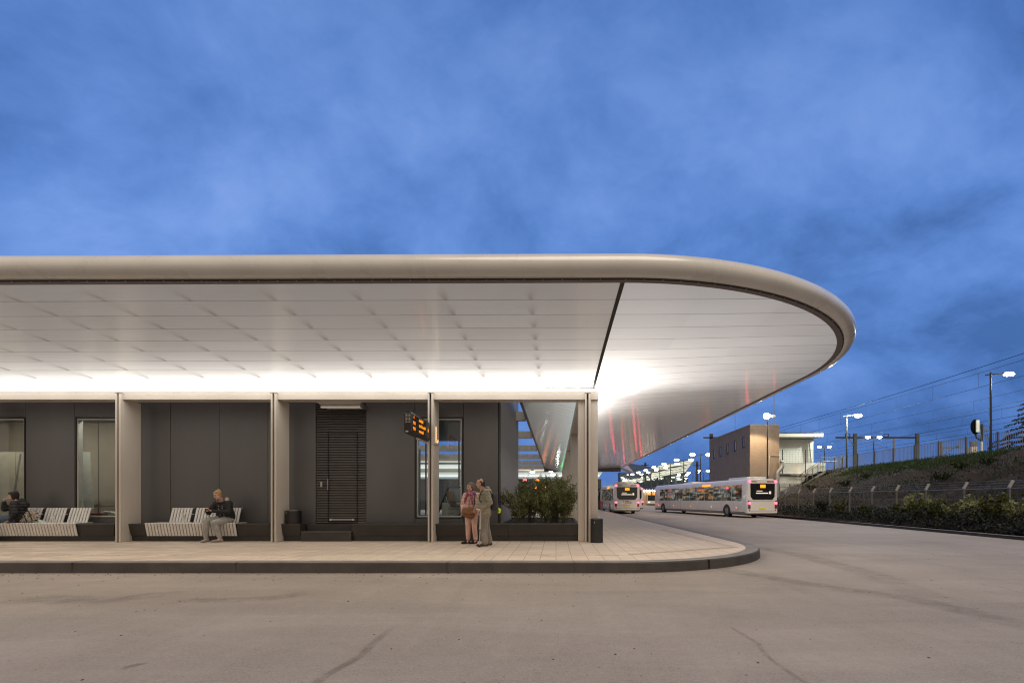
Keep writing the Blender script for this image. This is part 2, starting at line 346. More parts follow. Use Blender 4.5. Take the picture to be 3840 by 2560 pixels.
m_sidewall = M('side_cladding', (.20,.185,.178), .5, var=.12, scale=5, coat=.0, stretch=(1,6,.1), rvar=.06)
m_black = M('black_frame', (.008,.008,.009), .4, var=.2)
m_whiteframe = M('pale_frame', (.50,.50,.46), .5, var=.08)
m_glass = glass_mat('window_glass'); m_busglass = M('bus_glass', (.012,.013,.015), .06, var=.2, coat=.6, rvar=.02)
m_louvre = M('louvre_metal', (.15,.135,.122), .42, var=.15, spec=.5)
m_steel = M('brushed_steel', (.55,.54,.52), .35, metal=.9, var=.12)
m_plinth = M('plinth_concrete', (.046,.041,.037), .6, var=.28, scale=2.5, bump=.35, bscale=90)
m_plinthtop = m_plinth
m_slat = M('slat_paint', (.78,.75,.70), .45, var=.1, scale=6, bump=.1)
m_bin = M('bin_black', (.016,.014,.013), .38, var=.25, coat=.2)
m_beige = M('room_wall', (.32,.275,.21), .8, var=.12, scale=1.5)
m_roomgrey = M('room_wall_grey', (.20,.22,.20), .8, var=.12)
m_board = M('white_board', (.56,.57,.50), .6, var=.08, stretch=(4,1,.3))
m_concrete = M('concrete', (.25,.235,.21), .85, var=.2, scale=5, bump=.4)
m_galv = M('galvanised_steel', (.22,.225,.225), .5, metal=.5, var=.2)
m_darkmetal = M('dark_pole', (.018,.020,.024), .5, var=.2)
m_soil = soil_mat(); m_plantsoil = M('planter_soil', (.020,.016,.012), .95, var=.4, scale=20, bump=.8)
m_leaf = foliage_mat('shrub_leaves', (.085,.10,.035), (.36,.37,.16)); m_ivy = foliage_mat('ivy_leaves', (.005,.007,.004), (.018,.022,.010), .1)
m_yel = foliage_mat('yellow_leaves', (.030,.040,.008), (.125,.135,.024)); m_grass = foliage_mat('grass_blades', (.014,.022,.007), (.042,.055,.018), .2)
m_dry = foliage_mat('dry_grass', (.026,.021,.014), (.066,.052,.034), .15)
m_conifer = foliage_mat('conifer_needles', (.005,.008,.006), (.016,.022,.014), .1)
m_bark = M('bark', (.16,.12,.085), .9, var=.3, scale=20, bump=.5)
m_brick = brick_mat('brickwork', (.30,.235,.185), (.225,.18,.145), (.22,.20,.18))
m_white = M('white_render', (.66,.68,.64), .75, var=.08, scale=1.2, bump=.1)
m_lampw = E('lamp_glow', (1, 1, .86), 45); m_lampwarm = E('lamp_glow_warm', (1, .84, .62), 70); m_lampfar = E('lamp_glow_far', (1, 1, .86), 36)
m_led = E('amber_led', (1, .25, .008), 1.9); m_ledw = E('amber_led_pale', (1, .50, .20), 1.9); m_tail = E('tail_light_glow', (1, .03, .06), 14); m_red = M('red_lens', (.35,.01,.02), .3)
m_ledcyan = E('blue_white_led', (.55,.85,1), 2.5); m_green = E('green_glow', (.05,1,.15), 6); m_orangeglow = E('orange_glow', (1,.22,.02), 3)
m_buswhite = M('bus_paint', (.62,.60,.57), .3, var=.05, coat=.5, rvar=.04); m_busgrey = M('bus_grey', (.12,.12,.125), .5); m_tyre = M('tyre', (.012,.012,.012), .8)
m_redtxt = M('red_lettering', (.33,.02,.03), .5, var=.05); m_greytxt = M('grey_lettering', (.10,.10,.12), .5, var=.05); m_busred = M('bus_red', (.36,.02,.03), .35, coat=.4)
m_plate = M('licence_plate', (.70,.56,.12), .5)
m_busin = E('bus_cabin_light', (.9,1,.92), 1.2)

def painted_glow_glass():
    m, t = newmat('painted_glow_glass'); p = t.pos(); n = t.noise(t.mapping(p, (1,1,2.2)), 1.7, 3, .6); k = t.n('ShaderNodeTexWhiteNoise', {'Vector': t.n('ShaderNodeVectorMath', {0: p, 1: (.9,.9,.16)}, operation='SNAP').outputs[0]}).outputs
    e = t.n('ShaderNodeMapRange', {'Value': t.math('ADD', t.math('MULTIPLY', n, .7), t.math('MULTIPLY', k[0], .3)), 'From Min': .48, 'From Max': .80, 'To Min': .015, 'To Max': .45}).outputs[0]  # cabin light and reflections painted as random emissive blotches
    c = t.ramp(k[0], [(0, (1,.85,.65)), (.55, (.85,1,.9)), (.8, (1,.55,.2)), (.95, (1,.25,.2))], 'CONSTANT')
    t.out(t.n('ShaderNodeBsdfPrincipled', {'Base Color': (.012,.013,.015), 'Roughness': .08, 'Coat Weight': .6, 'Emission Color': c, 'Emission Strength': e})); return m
m_glowglass = painted_glow_glass()
# ------------------------------------------------------------------ ground, road, pavement
CX, CY = 1.1, 13.7                      # corner centre of canopy and pavement
g = MB(); g.quad((-600,-600,-.02), (600,-600,-.02), (600,1500,-.02), (-600,1500,-.02))
tag(g.build('ground', M('ground_soil', (.07,.065,.06), .9)), kind='structure')
r = MB()
r.quad((-60,-30,0), (15.1,-30,0), (16.9,30,0), (-60,30,0)); r.quad((-60,30,0), (16.9,30,0), (24,150,0), (-60,150,0))
road = tag(r.build('road', m_road), kind='structure')
# crack-seal streaks and tyre stains on the road
def streak(name, pts, wd, col, dens):
    m, t = newmat(name); p = t.pos(); n = t.noise(p, 3.5, 5, .7); uv = t.n('ShaderNodeAttribute', attribute_name='edge').outputs['Fac']
    a = t.math('MULTIPLY', t.math('MULTIPLY', uv, dens), t.n('ShaderNodeMapRange', {'Value': n, 'From Min': .32, 'From Max': .62}).outputs[0], clamp=True)
    t.out(t.n('ShaderNodeMixShader', {0: a, 1: t.n('ShaderNodeBsdfTransparent').outputs[0], 2: t.n('ShaderNodeBsdfPrincipled', {'Base Color': col, 'Roughness': .7, 'Specular IOR Level': .2}).outputs[0]}))
    vs = []; fs = []; fac = []; k = len(pts)
    for i, p in enumerate(pts):
        d = (pts[min(i+1,k-1)] - pts[max(i-1,0)]); nrm = Vector((-d.y, d.x, 0)).normalized()
        for q, e in ((-1,0), (-.4,1), (.4,1), (1,0)):
            vs.append((p.x + nrm.x*wd*q, p.y + nrm.y*wd*q, .004)); fac.append(e * (0 if i in (0, k-1) else 1))
    for i in range(k-1):
        for j in range(3): fs.append((i*4+j, i*4+j+1, i*4+j+5, i*4+j+4))
    me = bpy.data.meshes.new(name); me.from_pydata(vs, [], fs); me.materials.append(m)
    at = me.attributes.new('edge', 'FLOAT', 'POINT'); at.data.foreach_set('value', fac)
    return link(name, me, road)
def roadpts(l):
    out = []
    for px, py in l: Y = EYE*F/(py-VY); out.append(Vector((X_(px,Y), Y, 0)))
    return out
streak('light_streak', roadpts([(2730,2345),(2760,2362),(2800,2385),(2845,2412),(2860,2440),(2890,2470),(2940,2505),(2985,2535),(3030,2562),(3070,2585)]), .028, (.30,.262,.225), .55)
streak('dark_streak', roadpts([(1500,2335),(1405,2405),(1385,2425),(1360,2450),(1325,2475),(1270,2505),(1225,2530),(1180,2565),(1150,2590)]), .055, (.19,.165,.142), .4)
streak('pale_scratch', roadpts([(3640,2180),(3690,2190),(3745,2198),(3790,2210),(3825,2220),(3870,2226)]), .02, (.45,.40,.35), .7)
streak('pale_scratch', roadpts([(3600,2262),(3690,2262),(3760,2258),(3840,2260),(3900,2262)]), .016, (.42,.37,.32), .6)
streak('tyre_stain', roadpts([(-40,2250),(120,2246),(260,2249),(400,2252),(560,2232),(700,2226)]), .34, (.20,.175,.152), .28)
streak('tyre_stain', roadpts([(620,2255),(760,2250),(900,2248),(1050,2240),(1200,2215)]), .22, (.20,.175,.152), .28)
streak('tyre_stain', roadpts([(2500,2080),(2800,2150),(3100,2200),(3400,2240),(3700,2310),(3900,2370)]), .30, (.21,.182,.158), .28)
streak('tyre_stain', roadpts([(2420,2010),(2700,2030),(3000,2080),(3300,2160),(3500,2260)]), .4, (.21,.182,.158), .24)
streak('oil_stain', roadpts([(440,2515),(480,2500),(520,2490),(560,2486)]), .05, (.19,.165,.142), .4)

RF, RS = 4.46, 4.25                      # kerb radii (towards the front / the side)
def kerb_line(off=0, a0=0, n=28):
    pts = [(-40, CY-RF-off), (-20, CY-RF-off)]
    for i in range(n+1):
        a = PI/2*i/n; pts.append((CX + (RS+off)*math.sin(a), CY - (RF+off)*math.cos(a)))
    pts += [(CX+RS+off, 30), (CX+RS+off, 58)]
    return pts
KW = .30
inn = kerb_line(-KW); outr = kerb_line(0); outb = kerb_line(.035)
pv = MB(); pv.add([(x,y,.196) for x, y in inn] + [(CX-4.0,58,.196), (CX-4.0,30,.196), (-40,30,.196)], [tuple(range(len(inn)+3))])
pavement = tag(pv.build('pavement', m_pave), kind='structure')
kb = MB(); n = len(outr)
seg_breaks = []
for i in range(n-1):
    a, b, c, d = inn[i], inn[i+1], outr[i], outr[i+1]; e, f_ = outb[i], outb[i+1]
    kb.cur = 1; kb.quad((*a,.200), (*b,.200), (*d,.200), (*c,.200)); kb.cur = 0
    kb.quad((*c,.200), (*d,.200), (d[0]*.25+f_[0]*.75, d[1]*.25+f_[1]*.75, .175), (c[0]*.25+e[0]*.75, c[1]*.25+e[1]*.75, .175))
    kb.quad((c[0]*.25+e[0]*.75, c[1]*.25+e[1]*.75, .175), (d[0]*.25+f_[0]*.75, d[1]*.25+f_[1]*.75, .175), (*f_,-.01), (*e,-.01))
kerb = tag(kb.build('kerb', [m_kerb_shaded, m_kerbtop], smooth=50), kind='structure')
jb = MB()
for xj in (-9.22, -6.1, -2.08, .35, 3.0):
    if xj < CX: jb.box(xj-.007, xj+.007, CY-RF-.038, CY-RF+KW, .02, .2015)
    else:
        a = math.asin((xj-CX)/RS); y = CY-RF*math.cos(a); jb.obox((xj+.0, y+.13, .11), (.012, .36, .183), (0,0,a))
jb.build('joint', m_dark, kerb)
# tactile guide tiles in the paving
tb = MB(); tb.cur = 0
for i in range(46):
    x0 = -19 + i*.60 + .04
    if -5.35 < x0 + .5 and x0 < -1.62: continue
    if x0 > 1.3: break
    for k in range(2): tb.box(x0, x0+.52, 10.37+k*.10, 10.42+k*.10, .196, .204)
tb.build('guide_bars', M('guide_tile', (.58,.50,.41), .6, var=.2), pavement)
db = MB()
for i in range(58):
    for j in range(13):
        x = -4.95 + i*.058; y = 9.72 + j*.062; db.ball((x, y, .198), (.017,.017,.010), 6, 4)
db.build('tactile_studs', M('tactile_stud', (.62,.55,.44), .5), pavement)
db = MB()
for i in range(46):
    for j in range(3):
        x = 1.62 + i*.066; y = 10.55 + i*.036 + j*.075; db.obox((x, y, .199), (.045,.02,.008), (0,0,.5))
for i in range(60):
    for j in range(3):
        db.obox((4.55 - .004*i + j*.075 - .15, 12.3 + i*.12, .199), (.02,.05,.008))
db.build('tactile_ribs', M('tactile_rib', (.46,.39,.31), .6, var=.3), pavement)
# fallen leaves and gravel along the kerb
lb = MB()
for _ in range(420):
    x = random.uniform(-16, 6); y = 9.2 - abs(random.gauss(0, .45)); s = random.uniform(.004,.011)
    if x > 2.0: continue
    lb.obox((x, y, s*.3), (s*2, s*1.3, s*.6), (0,0,random.random()*3))
for _ in range(260):
    x = random.uniform(-9, 15); y = random.uniform(3.2, 13); s = random.uniform(.004,.010)
    if y > 8.5 and x < 7: continue
    lb.obox((x, y, s*.3), (s*2, s*1.3, s*.6), (0,0,random.random()*3))
tag(lb.build('gravel', M('grit', (.045,.038,.033), .9)), kind='stuff')
# kerb of the far side of the road
rk = MB()
kp = [(14.9,-8), (15.6,8), (16.06,16.6), (16.75,28), (17.45,39.7), (18.6,60)]
for (x0,y0), (x1,y1) in zip(kp, kp[1:]):
    rk.cur = 0; rk.quad((x0,y0,.12), (x1,y1,.12), (x1,y1,-.01), (x0,y0,-.01)); rk.cur = 1; rk.quad((x0,y0,.12), (x1,y1,.12), (x1+.22,y1,.12), (x0+.22,y0,.12))
    rk.cur = 0; rk.quad((x0+.22,y0,.12), (x1+.22,y1,.12), (x1+.22,y1,-.01), (x0+.22,y0,-.01))
tag(rk.build('kerb', [m_kerb_shaded, m_kerbtop]), kind='structure')

# ------------------------------------------------------------------ canopy
canopy = thing('station_canopy', 'long white glowing canopy with a rounded cream tube edge over the pavement', 'canopy', (CX, CY, .2))
def zs(tt): return EYE + 3.485 - .02*tt - .0055*tt*tt     # soffit height, tt metres in from the edge
def tilt(x): return -.0035*max(0, CX - x) if x < CX else 0
XL, YF = -26.0, 53.0
def rim(R, dz, n=40):
    pts = [Vector((XL, CY-R, 0)), Vector((-14, CY-R, 0)), Vector((-7, CY-R, 0)), Vector((-2, CY-R, 0))]
    for i in range(n+1):
        a = PI/2*i/n; pts.append(Vector((CX + R*math.sin(a), CY - R*math.cos(a), 0)))
    pts += [Vector((CX+R, 22, 0)), Vector((CX+R, 34, 0)), Vector((CX+R, YF, 0))]
    for p in pts: p.z = EYE + dz + tilt(p.x)
    return pts
tb = MB(); tb.path(rim(6.13, 3.655), .172, n=24); tube = tb.build('edge_tube', m_tube, canopy, smooth=40)
for a in ( -6.9, math.radians(12.5), math.radians(62), 25., 37.):   # welded seams of the tube
    if a < 0: c = Vector((a, CY-6.13, EYE+3.655+tilt(a))); d = Vector((1,0,0))
    elif a < 2: c = Vector((CX+6.13*math.sin(a), CY-6.13*math.cos(a), EYE+3.655)); d = Vector((math.cos(a), math.sin(a), 0))
    else: c = Vector((CX+6.13, a, EYE+3.655)); d = Vector((0,1,0))
    MB().tube(c-d*.012, c+d*.012, .1735, n=24).build('weld_seam', m_tube, tube, smooth=40)
gb = MB(); A = rim(6.10, 3.52); B = rim(6.04, 3.475); C_ = rim(5.93, 3.478)
gb.cur = 1
for L1, L2 in ((A, B), (B, C_)):
    for i in range(len(A)-1): gb.quad(L1[i], L1[i+1], L2[i+1], L2[i])
    gb.cur = 0
gutter = gb.build('gutter', [m_gutter, m_dark], canopy)
bb = MB()
for i in range(90):
    x = XL + i*.30
    if x < CX: bb.tube((x, CY-6.06, EYE+3.476+tilt(x)), (x, CY-6.06, EYE+3.466+tilt(x)), .012, n=6)
for i in range(32):
    a = PI/2*i/32; bb.tube((CX+6.06*math.sin(a), CY-6.06*math.cos(a), EYE+3.476), (CX+6.06*math.sin(a), CY-6.06*math.cos(a), EYE+3.466), .012, n=6)
bolts = bb.build('bolt_row', m_galv, gutter); bolts['kind'] = 'stuff'
def soffit_strip(pathf, m, nt=14):
    "rows of the soffit surface: pathf(tt) gives the list of points at inset tt"
    b = MB(); rows = []
    for k in range(nt+1):
        tt = 5.95*k/nt; rows.append([Vector((p[0], p[1], zs(tt) + tilt(p[0]))) for p in pathf(tt)])
    for r0, r1 in zip(rows, rows[1:]):
        for i in range(len(r0)-1): b.quad(r0[i], r0[i+1], r1[i+1], r1[i])
    return b
JX = 1.07                                                     # the dark joint between the two ceilings
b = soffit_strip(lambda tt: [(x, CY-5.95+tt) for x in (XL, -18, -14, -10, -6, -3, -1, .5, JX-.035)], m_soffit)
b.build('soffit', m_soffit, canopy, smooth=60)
def wing(tt):
    R = max(5.95-tt, .001)
    pts = [(JX+.035, CY-R)] if R > .05 else [(JX+.035, CY-.02)]
    for i in range(37):
        a = PI/2*i/36; pts.append((CX + .02 + R*math.sin(a), CY - R*math.cos(a)))
    return pts + [(CX+.02+R, y) for y in (14.5, 16, 18, 21, 25, 30, 36, 44, YF)]
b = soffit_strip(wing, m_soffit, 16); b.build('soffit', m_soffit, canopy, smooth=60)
jb = MB()
for k in range(14):
    t0, t1 = 5.95*k/14, 5.95*(k+1)/14
    jb.quad((JX-.04, CY-5.95+t0, zs(t0)+.004), (JX+.04, CY-5.95+t0, zs(t0)+.004), (JX+.04, CY-5.95+t1, zs(t1)+.004), (JX-.04, CY-5.95+t1, zs(t1)+.004))
    for xx in (JX-.034, JX+.034):
        jb.quad((xx, CY-5.95+t0, zs(t0)+.003), (xx, CY-5.95+t1, zs(t1)+.003), (xx, CY-5.95+t1, zs(t1)-.012), (xx, CY-5.95+t0, zs(t0)-.012))
jb.build('ceiling_joint', m_dark, canopy)
# roof skin above
rb = MB(); top = rim(6.13, 3.80)
rb.add(top + [Vector((-1.3, YF, EYE+3.83)), Vector((-1.3, 14.62, EYE+3.83)), Vector((XL, 14.62, EYE+3.75))], [tuple(range(len(top)+3))])
rb.build('roof', m_roofing, canopy)
# inner ceiling of the side wing and its edge
ib = MB()
for y0, y1 in zip((14.12, 18, 24, 30, 38, 46), (18, 24, 30, 38, 46, YF)):
    ib.quad((.62, y0, EYE+2.98), (.62, y1, EYE+2.98), (-1.2, y1, EYE+3.47), (-1.2, y0, EYE+3.47))
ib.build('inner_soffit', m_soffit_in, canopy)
ib = MB(); ib.box(-1.30, -1.2, 14.75, YF, EYE+3.45, EYE+3.82); ib.build('inner_edge', m_gutter, canopy)
ib = MB(); ib.box(-1.30, CX+6.0, YF, YF+.15, EYE+3.05, EYE+3.83); ib.build('end_fascia', m_gutter, canopy)
# cross beams over the court
cb = MB()
for Y in (20.7, 26.6, 33.5, 40.0, 46.6, 53.2):
    q = MB(); q.box(-13, -1.3, Y-.12, Y+.12, EYE+3.36, EYE+3.74); q.build('cross_beam', m_galv, canopy)
# beams
for xa, xb in ((XL, -12.44), (-12.43, -8.045), (-8.035, -3.61), (-3.60, .87), (.88, 1.205)):
    q = MB(); q.box(xa, xb, 13.74, 14.09, 4.375, 4.49); q.box(xa, xb, 13.72, 14.11, 4.234, 4.370); q.box(xa, xb, 13.755, 14.07, 4.36, 4.38)
    q.build('beam', m_beam, canopy, bevel=.006)
q = MB(); q.box(.64, 1.20, 14.12, YF, 4.236, 4.488); q.build('beam', m_beam, canopy)
q = MB(); q.box(XL, 1.05, 13.77, 13.88, 4.492, 4.54); q.box(1.08, 1.16, 13.75, 52, 4.492, 4.545); q.build('light_strip', m_strip, canopy)
# columns: an H shape with a groove in front
def column(x):
    q = MB(); q.box(x, x+.157, 13.76, 14.33, .2, 4.234)
    q.box(x, x+.045, 13.66, 13.76, .2, 4.40); q.box(x+.100, x+.157, 13.66, 13.76, .2, 4.40)
    c = q.build('column', m_col, canopy, bevel=.004)
    k = MB(); k.box(x-.008, x+.165, 13.655, 13.735, 4.402, 4.412); k.build('cap', m_gutter, c)
    k = MB(); k.box(x+.046, x+.099, 13.72, 13.758, .2, 4.39); k.build('groove', m_gutter, c)
for x in (-16.90, -12.455, -8.06, -3.624, .821): column(x)
q = MB(); q.box(.983, 1.195, 13.80, 14.33, .2, 4.234); q.box(.64, .818, 13.86, 14.33, .2, 4.234); q.build('column', m_col, canopy, bevel=.004)
for Y in (21.2, 28.2, 35.2, 42.2, 49.2):
    q = MB(); q.box(.63, 1.19, Y, Y+.16, .2, 4.234); q.build('column', m_col, canopy)
    
# ------------------------------------------------------------------ station building
YW = 14.6
bld = thing('station_building', 'charcoal panelled station building with tall windows under the canopy', 'building', (-9, YW, .2))
seams = [-20.55, -19.05, -17.52, -16.01, -14.53, -13.10, -11.64, -10.17, -8.70, -7.25, -5.735, -4.262, -2.796, -1.74]
WIN = {3: 0, 5: 1, 12-1: 2}       # window between seams 2-3, 4-5 and 11-12
ZB, ZT = .2, 6.2
for i in range(len(seams)-1):
    a, b = seams[i]+.007, seams[i+1]-.007
    if i in (2, 4, 11):
        q = MB(); q.box(a, b, YW, YW+.12, 3.90, ZT); q.build('wall_panel', m_panel, bld)
        q = MB(); q.box(a, b, YW+.004, YW+.12, ZB, .825); q.build('wall_panel', m_panel, bld)
        f = MB(); z0, z1 = .84, 3.888
        f.box(a, a+.045, YW-.006, YW+.10, z0, z1); f.box(b-.045, b, YW-.006, YW+.10, z0, z1); f.box(a+.045, b-.045, YW-.006, YW+.10, z1-.045, z1); f.box(a+.045, b-.045, YW-.006, YW+.10, z0, z0+.03)
        w = f.build('window', m_black, bld)
        f = MB(); A_, B_, z0, z1 = a+.046, b-.046, z0+.031, z1-.046
        f.box(A_, A_+.035, YW+.02, YW+.16, z0, z1); f.box(B_-.035, B_, YW+.02, YW+.16, z0, z1); f.box(A_+.035, B_-.035, YW+.02, YW+.16, z1-.035, z1); f.box(A_+.035, B_-.035, YW+.02, YW+.16, z0, z0+.035)
        f.build('inner_frame', m_whiteframe, w)
        f = MB(); f.quad((A_,YW+.03,z0), (B_,YW+.03,z0), (B_,YW+.03,z1), (A_,YW+.03,z1)); f.build('pane', m_glass, w)
        f = MB(); f.box(A_, B_, YW+.165, YW+.5, z0-.02, z0+.015); f.build('sill', m_board, w)
    elif i == 9:
        pass
    else:
        q = MB(); q.box(a, b, YW, YW+.12, ZB, ZT); q.build('wall_panel', m_panel, bld)
q = MB()
for s_ in seams[1:]: q.box(s_-.05, s_+.05, YW+.125, YW+.16, ZB, ZT)
q.build('seam_backing', m_black, bld)
# louvred door bay
xa, xb = -7.25+.007, -5.735-.007
q = MB(); q.box(xa, xb, YW+.07, YW+.11, ZB, ZT); q.build('door_backing', m_black, bld)
def louvres(x0, x1, z0, z1, name, par):
    q = MB(); z = z0; 
    while z < z1-.03:
        q.add([(x0,YW-.004,z), (x1,YW-.004,z), (x1,YW+.06,z+.055), (x0,YW+.06,z+.055), (x0,YW+.012,z-.006), (x1,YW+.012,z-.006), (x1,YW+.066,z+.047), (x0,YW+.066,z+.047)],
              [(0,1,2,3),(7,6,5,4),(0,4,5,1),(3,2,6,7),(0,3,7,4),(1,5,6,2)]); z += .0765
    return q.build(name, m_louvre, par)
d0, d1 = X_(1231, YW), X_(1339, YW)
louvres(xa, d0-.008, .70, 4.9, 'louvre_grille', bld); louvres(d1+.008, xb, .70, 4.9, 'louvre_grille', bld); louvres(d0-.008, d1+.008, 3.46, 4.9, 'louvre_grille', bld)
door = louvres(d0+.008, d1-.008, .70, 3.42, 'door', bld)
q = MB(); q.box(d0-.008, d0+.008, YW-.008, YW+.06, .66, 3.46); q.box(d1-.008, d1+.008, YW-.008, YW+.06, .66, 3.46); q.box(d0+.008, d1-.008, YW-.008, YW+.06, 3.43, 3.46); q.build('door_frame', m_black, door)
q = MB(); xh = X_(1206, YW); zh = Z_(1815, YW); q.box(xh-.028, xh+.028, YW-.016, YW-.006, zh-.08, zh+.08); q.box(xh-.010, xh+.010, YW-.035, YW-.017, zh-.055, zh+.06); q.build('lock_plate', m_steel, bld)
q = MB(); xh = X_(1232, YW); q.box(xh-.007, xh+.007, YW-.05, YW-.02, zh-.17, zh+.17); q.box(xh-.006, xh+.006, YW-.02, YW+.01, zh-.15, zh-.13); q.box(xh-.006, xh+.006, YW-.02, YW+.01, zh+.13, zh+.15); q.build('handle', m_steel, door)
q = MB(); zk = Z_(1947, YW); q.box(d0+.06, d1-.06, YW-.05, YW-.02, zk-.015, zk+.015); q.box(d0+.06, d0+.13, YW-.055, YW+.0, zk-.03, zk+.03); q.box(d1-.13, d1-.06, YW-.055, YW+.0, zk-.03, zk+.03); q.build('kick_bar', m_steel, door)
# side wall, roof, inside
q = MB(); q.box(-1.732, -1.71, YW+.02, 22, ZB, ZT)
q.build('side_wall', m_sidewall, bld)
q = MB(); q.box(-1.732, -1.705, YW-.004, YW+.018, ZB, ZT); q.build('corner_trim', m_black, bld)
q = MB(); q.box(-22, -1.76, YW+.17, 22, ZT-.1, ZT+.05); q.build('roof', m_roofing, bld)
q = MB(); q.box(-22, -1.76, YW+.17, 22, .5, .72); q.build('floor', m_roomgrey, bld)
q = MB(); q.box(-22, -1.76, YW+.17, 22, 4.05, 4.15); q.build('ceiling', m_roomgrey, bld)
q = MB(); q.box(-22, -11.3, 16.6, 16.75, .72, 4.05); q.build('room_wall', m_beige, bld)
q = MB()
for xx in (-19.3, -18.1, -16.9, -15.7, -14.6, -13.4, -12.3): q.box(xx-.012, xx+.012, 16.585, 16.598, .72, 4.05)
q.build('wall_seam', m_gutter, bld)
q = MB(); q.box(-11.4, -11.3, YW+.2, 16.58, .72, 4.05); q.build('room_wall', m_beige, bld)
q = MB(); q.box(-7.6, -7.5, YW+.2, 22, .72, 4.05); q.build('room_wall', m_roomgrey, bld)
q = MB(); q.box(-5.0, -4.9, YW+.9, 17.5, .72, 3.2); q.build('room_wall', m_roomgrey, bld)
q = MB()                                                       # glazed back front of the waiting room
for xx in (-7.4, -5.9, -4.4, -2.9, -1.9): q.box(xx-.03, xx+.03, 21.9, 21.98, .72, 4.05)
q.box(-7.4, -1.9, 21.9, 21.98, 3.0, 3.06); q.build('rear_window_frame', m_galv, bld)
# ceiling panels added out of view to brighten the rooms
q = MB(); q.box(-19.0, -11.8, 14.85, 15.1, 4.0, 4.04); q.build('added_unseen_panel', E('added_panel_glow_warm', (1,.92,.80), 11.0), bld)
q = MB(); q.box(-4.6, -2.4, 14.85, 15.05, 4.0, 4.04); q.build('added_unseen_panel', E('added_panel_glow_cool', (.85,1,.95), 8.0), bld)
# metal hood with a lamp above the door
hood = thing('door_lamp', 'grey metal lamp hood above the louvred door', 'lamp', (-6.5, 14.4, 4.2))
x0, x1 = X_(1195,14.25), X_(1355,14.25)
q = MB(); q.prism([(x0,14.14,4.23), (x1+.02,14.14,4.23), (x1,14.56,4.12), (x0+.12,14.56,4.12), ], (0,0,.06)); q.build('hood', m_beam, hood)
q = MB(); q.box(x0+.10, x1, 14.16, 14.24, 4.085, 4.13); q.build('lamp_tube', E('hood_lamp', (1,.93,.84), .16), hood)
q = MB(); q.box(x1+.0, x1+.05, 14.16, 14.58, 4.10, 4.22); q.build('bracket', m_galv, hood)
# ------------------------------------------------------------------ low plinth walls between the columns
PROF = [(13.90,.69), (13.915,.70), (14.55,.70), (14.55,.2), (14.04,.2), (14.04,.355), (13.985,.36)]
def plinth(x0, x1, label, in0=0, in1=0):
    o = thing('plinth_wall', label, 'low wall', ((x0+x1)/2, 13.9, .2), 'low concrete walls between the columns')
    q = MB(); q.px([(13.90,.688), (13.908,.70), (14.53,.70), (14.53,.36), (13.985,.36)], x0, x1, in0, in1); q.build('block', m_plinth, o, bevel=.006)
    q = MB(); q.box(x0+in0*.9, x1-in1*.9, 14.03, 14.53, .2, .358); q.build('base', m_plinth, o)
plinth(-17.4, -12.70, 'charcoal low wall under the bench where the smoking woman sits', 0, .10)
plinth(-12.585, -8.24, 'charcoal low wall under the bench of the woman with a phone', .10, .0)
plinth(-8.08, -7.36, 'short charcoal low wall block carrying the black bin, next to the step', .08, .03)
plinth(-5.88, -3.70, 'charcoal low wall between the door step and the sign column', .0, .02)
plinth(-3.53, -1.39, 'charcoal low wall behind the standing couple', .05, 0)
plinth(-1.38, .80, 'charcoal low wall in front of the shrubs beside the end column', 0, .0)
st = thing('door_step', 'dark concrete double step in front of the louvred door', 'step', (-6.6, 13.9, .2))
q = MB(); q.box(-7.34, -5.90, 13.92, 14.26, .2, .475); q.build('lower_step', m_plinth, st, bevel=.006)
q = MB(); q.box(-7.34, -5.90, 14.262, 14.55, .2, .672); q.build('upper_step', m_plinth, st, bevel=.006)
q = MB(); q.box(-7.34, -5.90, 13.915, 13.935, .468, .482); q.build('nosing', m_galv, st)
pl = thing('planter_bed', 'dark soil bed behind the low wall under the shrubs', 'planter', (-.5, 15.5, .2))
q = MB(); q.box(-1.70, .62, 14.54, 18.6, .2, .66); q.build('soil', m_plantsoil, pl)
q = MB(); q.box(-1.70, .63, 18.6, 18.75, .2, .70); q.box(.625, .70, 14.54, 18.75, .2, .69); q.build('edging', m_plinth, pl)

# ------------------------------------------------------------------ slatted benches
def bench(x0, n, back0, groups, label, arms):
    o = thing('slatted_bench', label, 'bench', (x0 + n*.045, 14.1, .2), 'slatted benches on the low walls')
    pitch = .09
    q = MB()
    for i in range(n):
        a = x0 + i*pitch; w = .066
        q.box(a, a+w, 13.865, 14.38, .705, .727)
        q.prism([(a,13.865,.727), (a,13.845,.712), (a,13.930,.352), (a,13.950,.356)], (w,0,0))
    q.build('seat', m_slat, o)
    q = MB(); q.box(x0+.03, x0+n*pitch-.05, 13.97, 14.0, .372, .382); q.box(x0+.03, x0+n*pitch-.05, 13.92, 13.94, .60, .64); q.build('support_rail', m_dark, o)
    x = back0; k = 0
    for gcount in groups:
        q = MB()
        for i in range(gcount):
            a = x + i*pitch; w = .064
            q.prism([(a,14.36,.727), (a,14.485,1.135), (a,14.50,1.150), (a,14.56,1.150), (a,14.56,1.132), (a,14.505,1.130), (a,14.382,.727)], (w,0,0))
        bk = q.build('backrest', m_slat, o)
        q = MB(); q.bar((x+.02,14.455,.94), (x+gcount*pitch-.04,14.455,.94), .02, .03); q.build('cross_rail', m_dark, bk)
        x += gcount*pitch + .095
    for xa in arms:
        q = MB()
        q.prism([(xa,14.03,.727), (xa,14.10,.727), (xa,14.06,.955), (xa,14.0,.955)], (.035,0,0))
        q.prism([(xa,14.0,.957), (xa,14.44,.957), (xa,14.44,.971), (xa,14.0,.971)], (.05,0,0))
        q.build('armrest', m_slat, o, bevel=.003)
bench(-16.10, 26, -15.98, (7,7,7), 'pale slatted bench at the picture edge, carrying a zebra bag', (-15.36, -14.62))
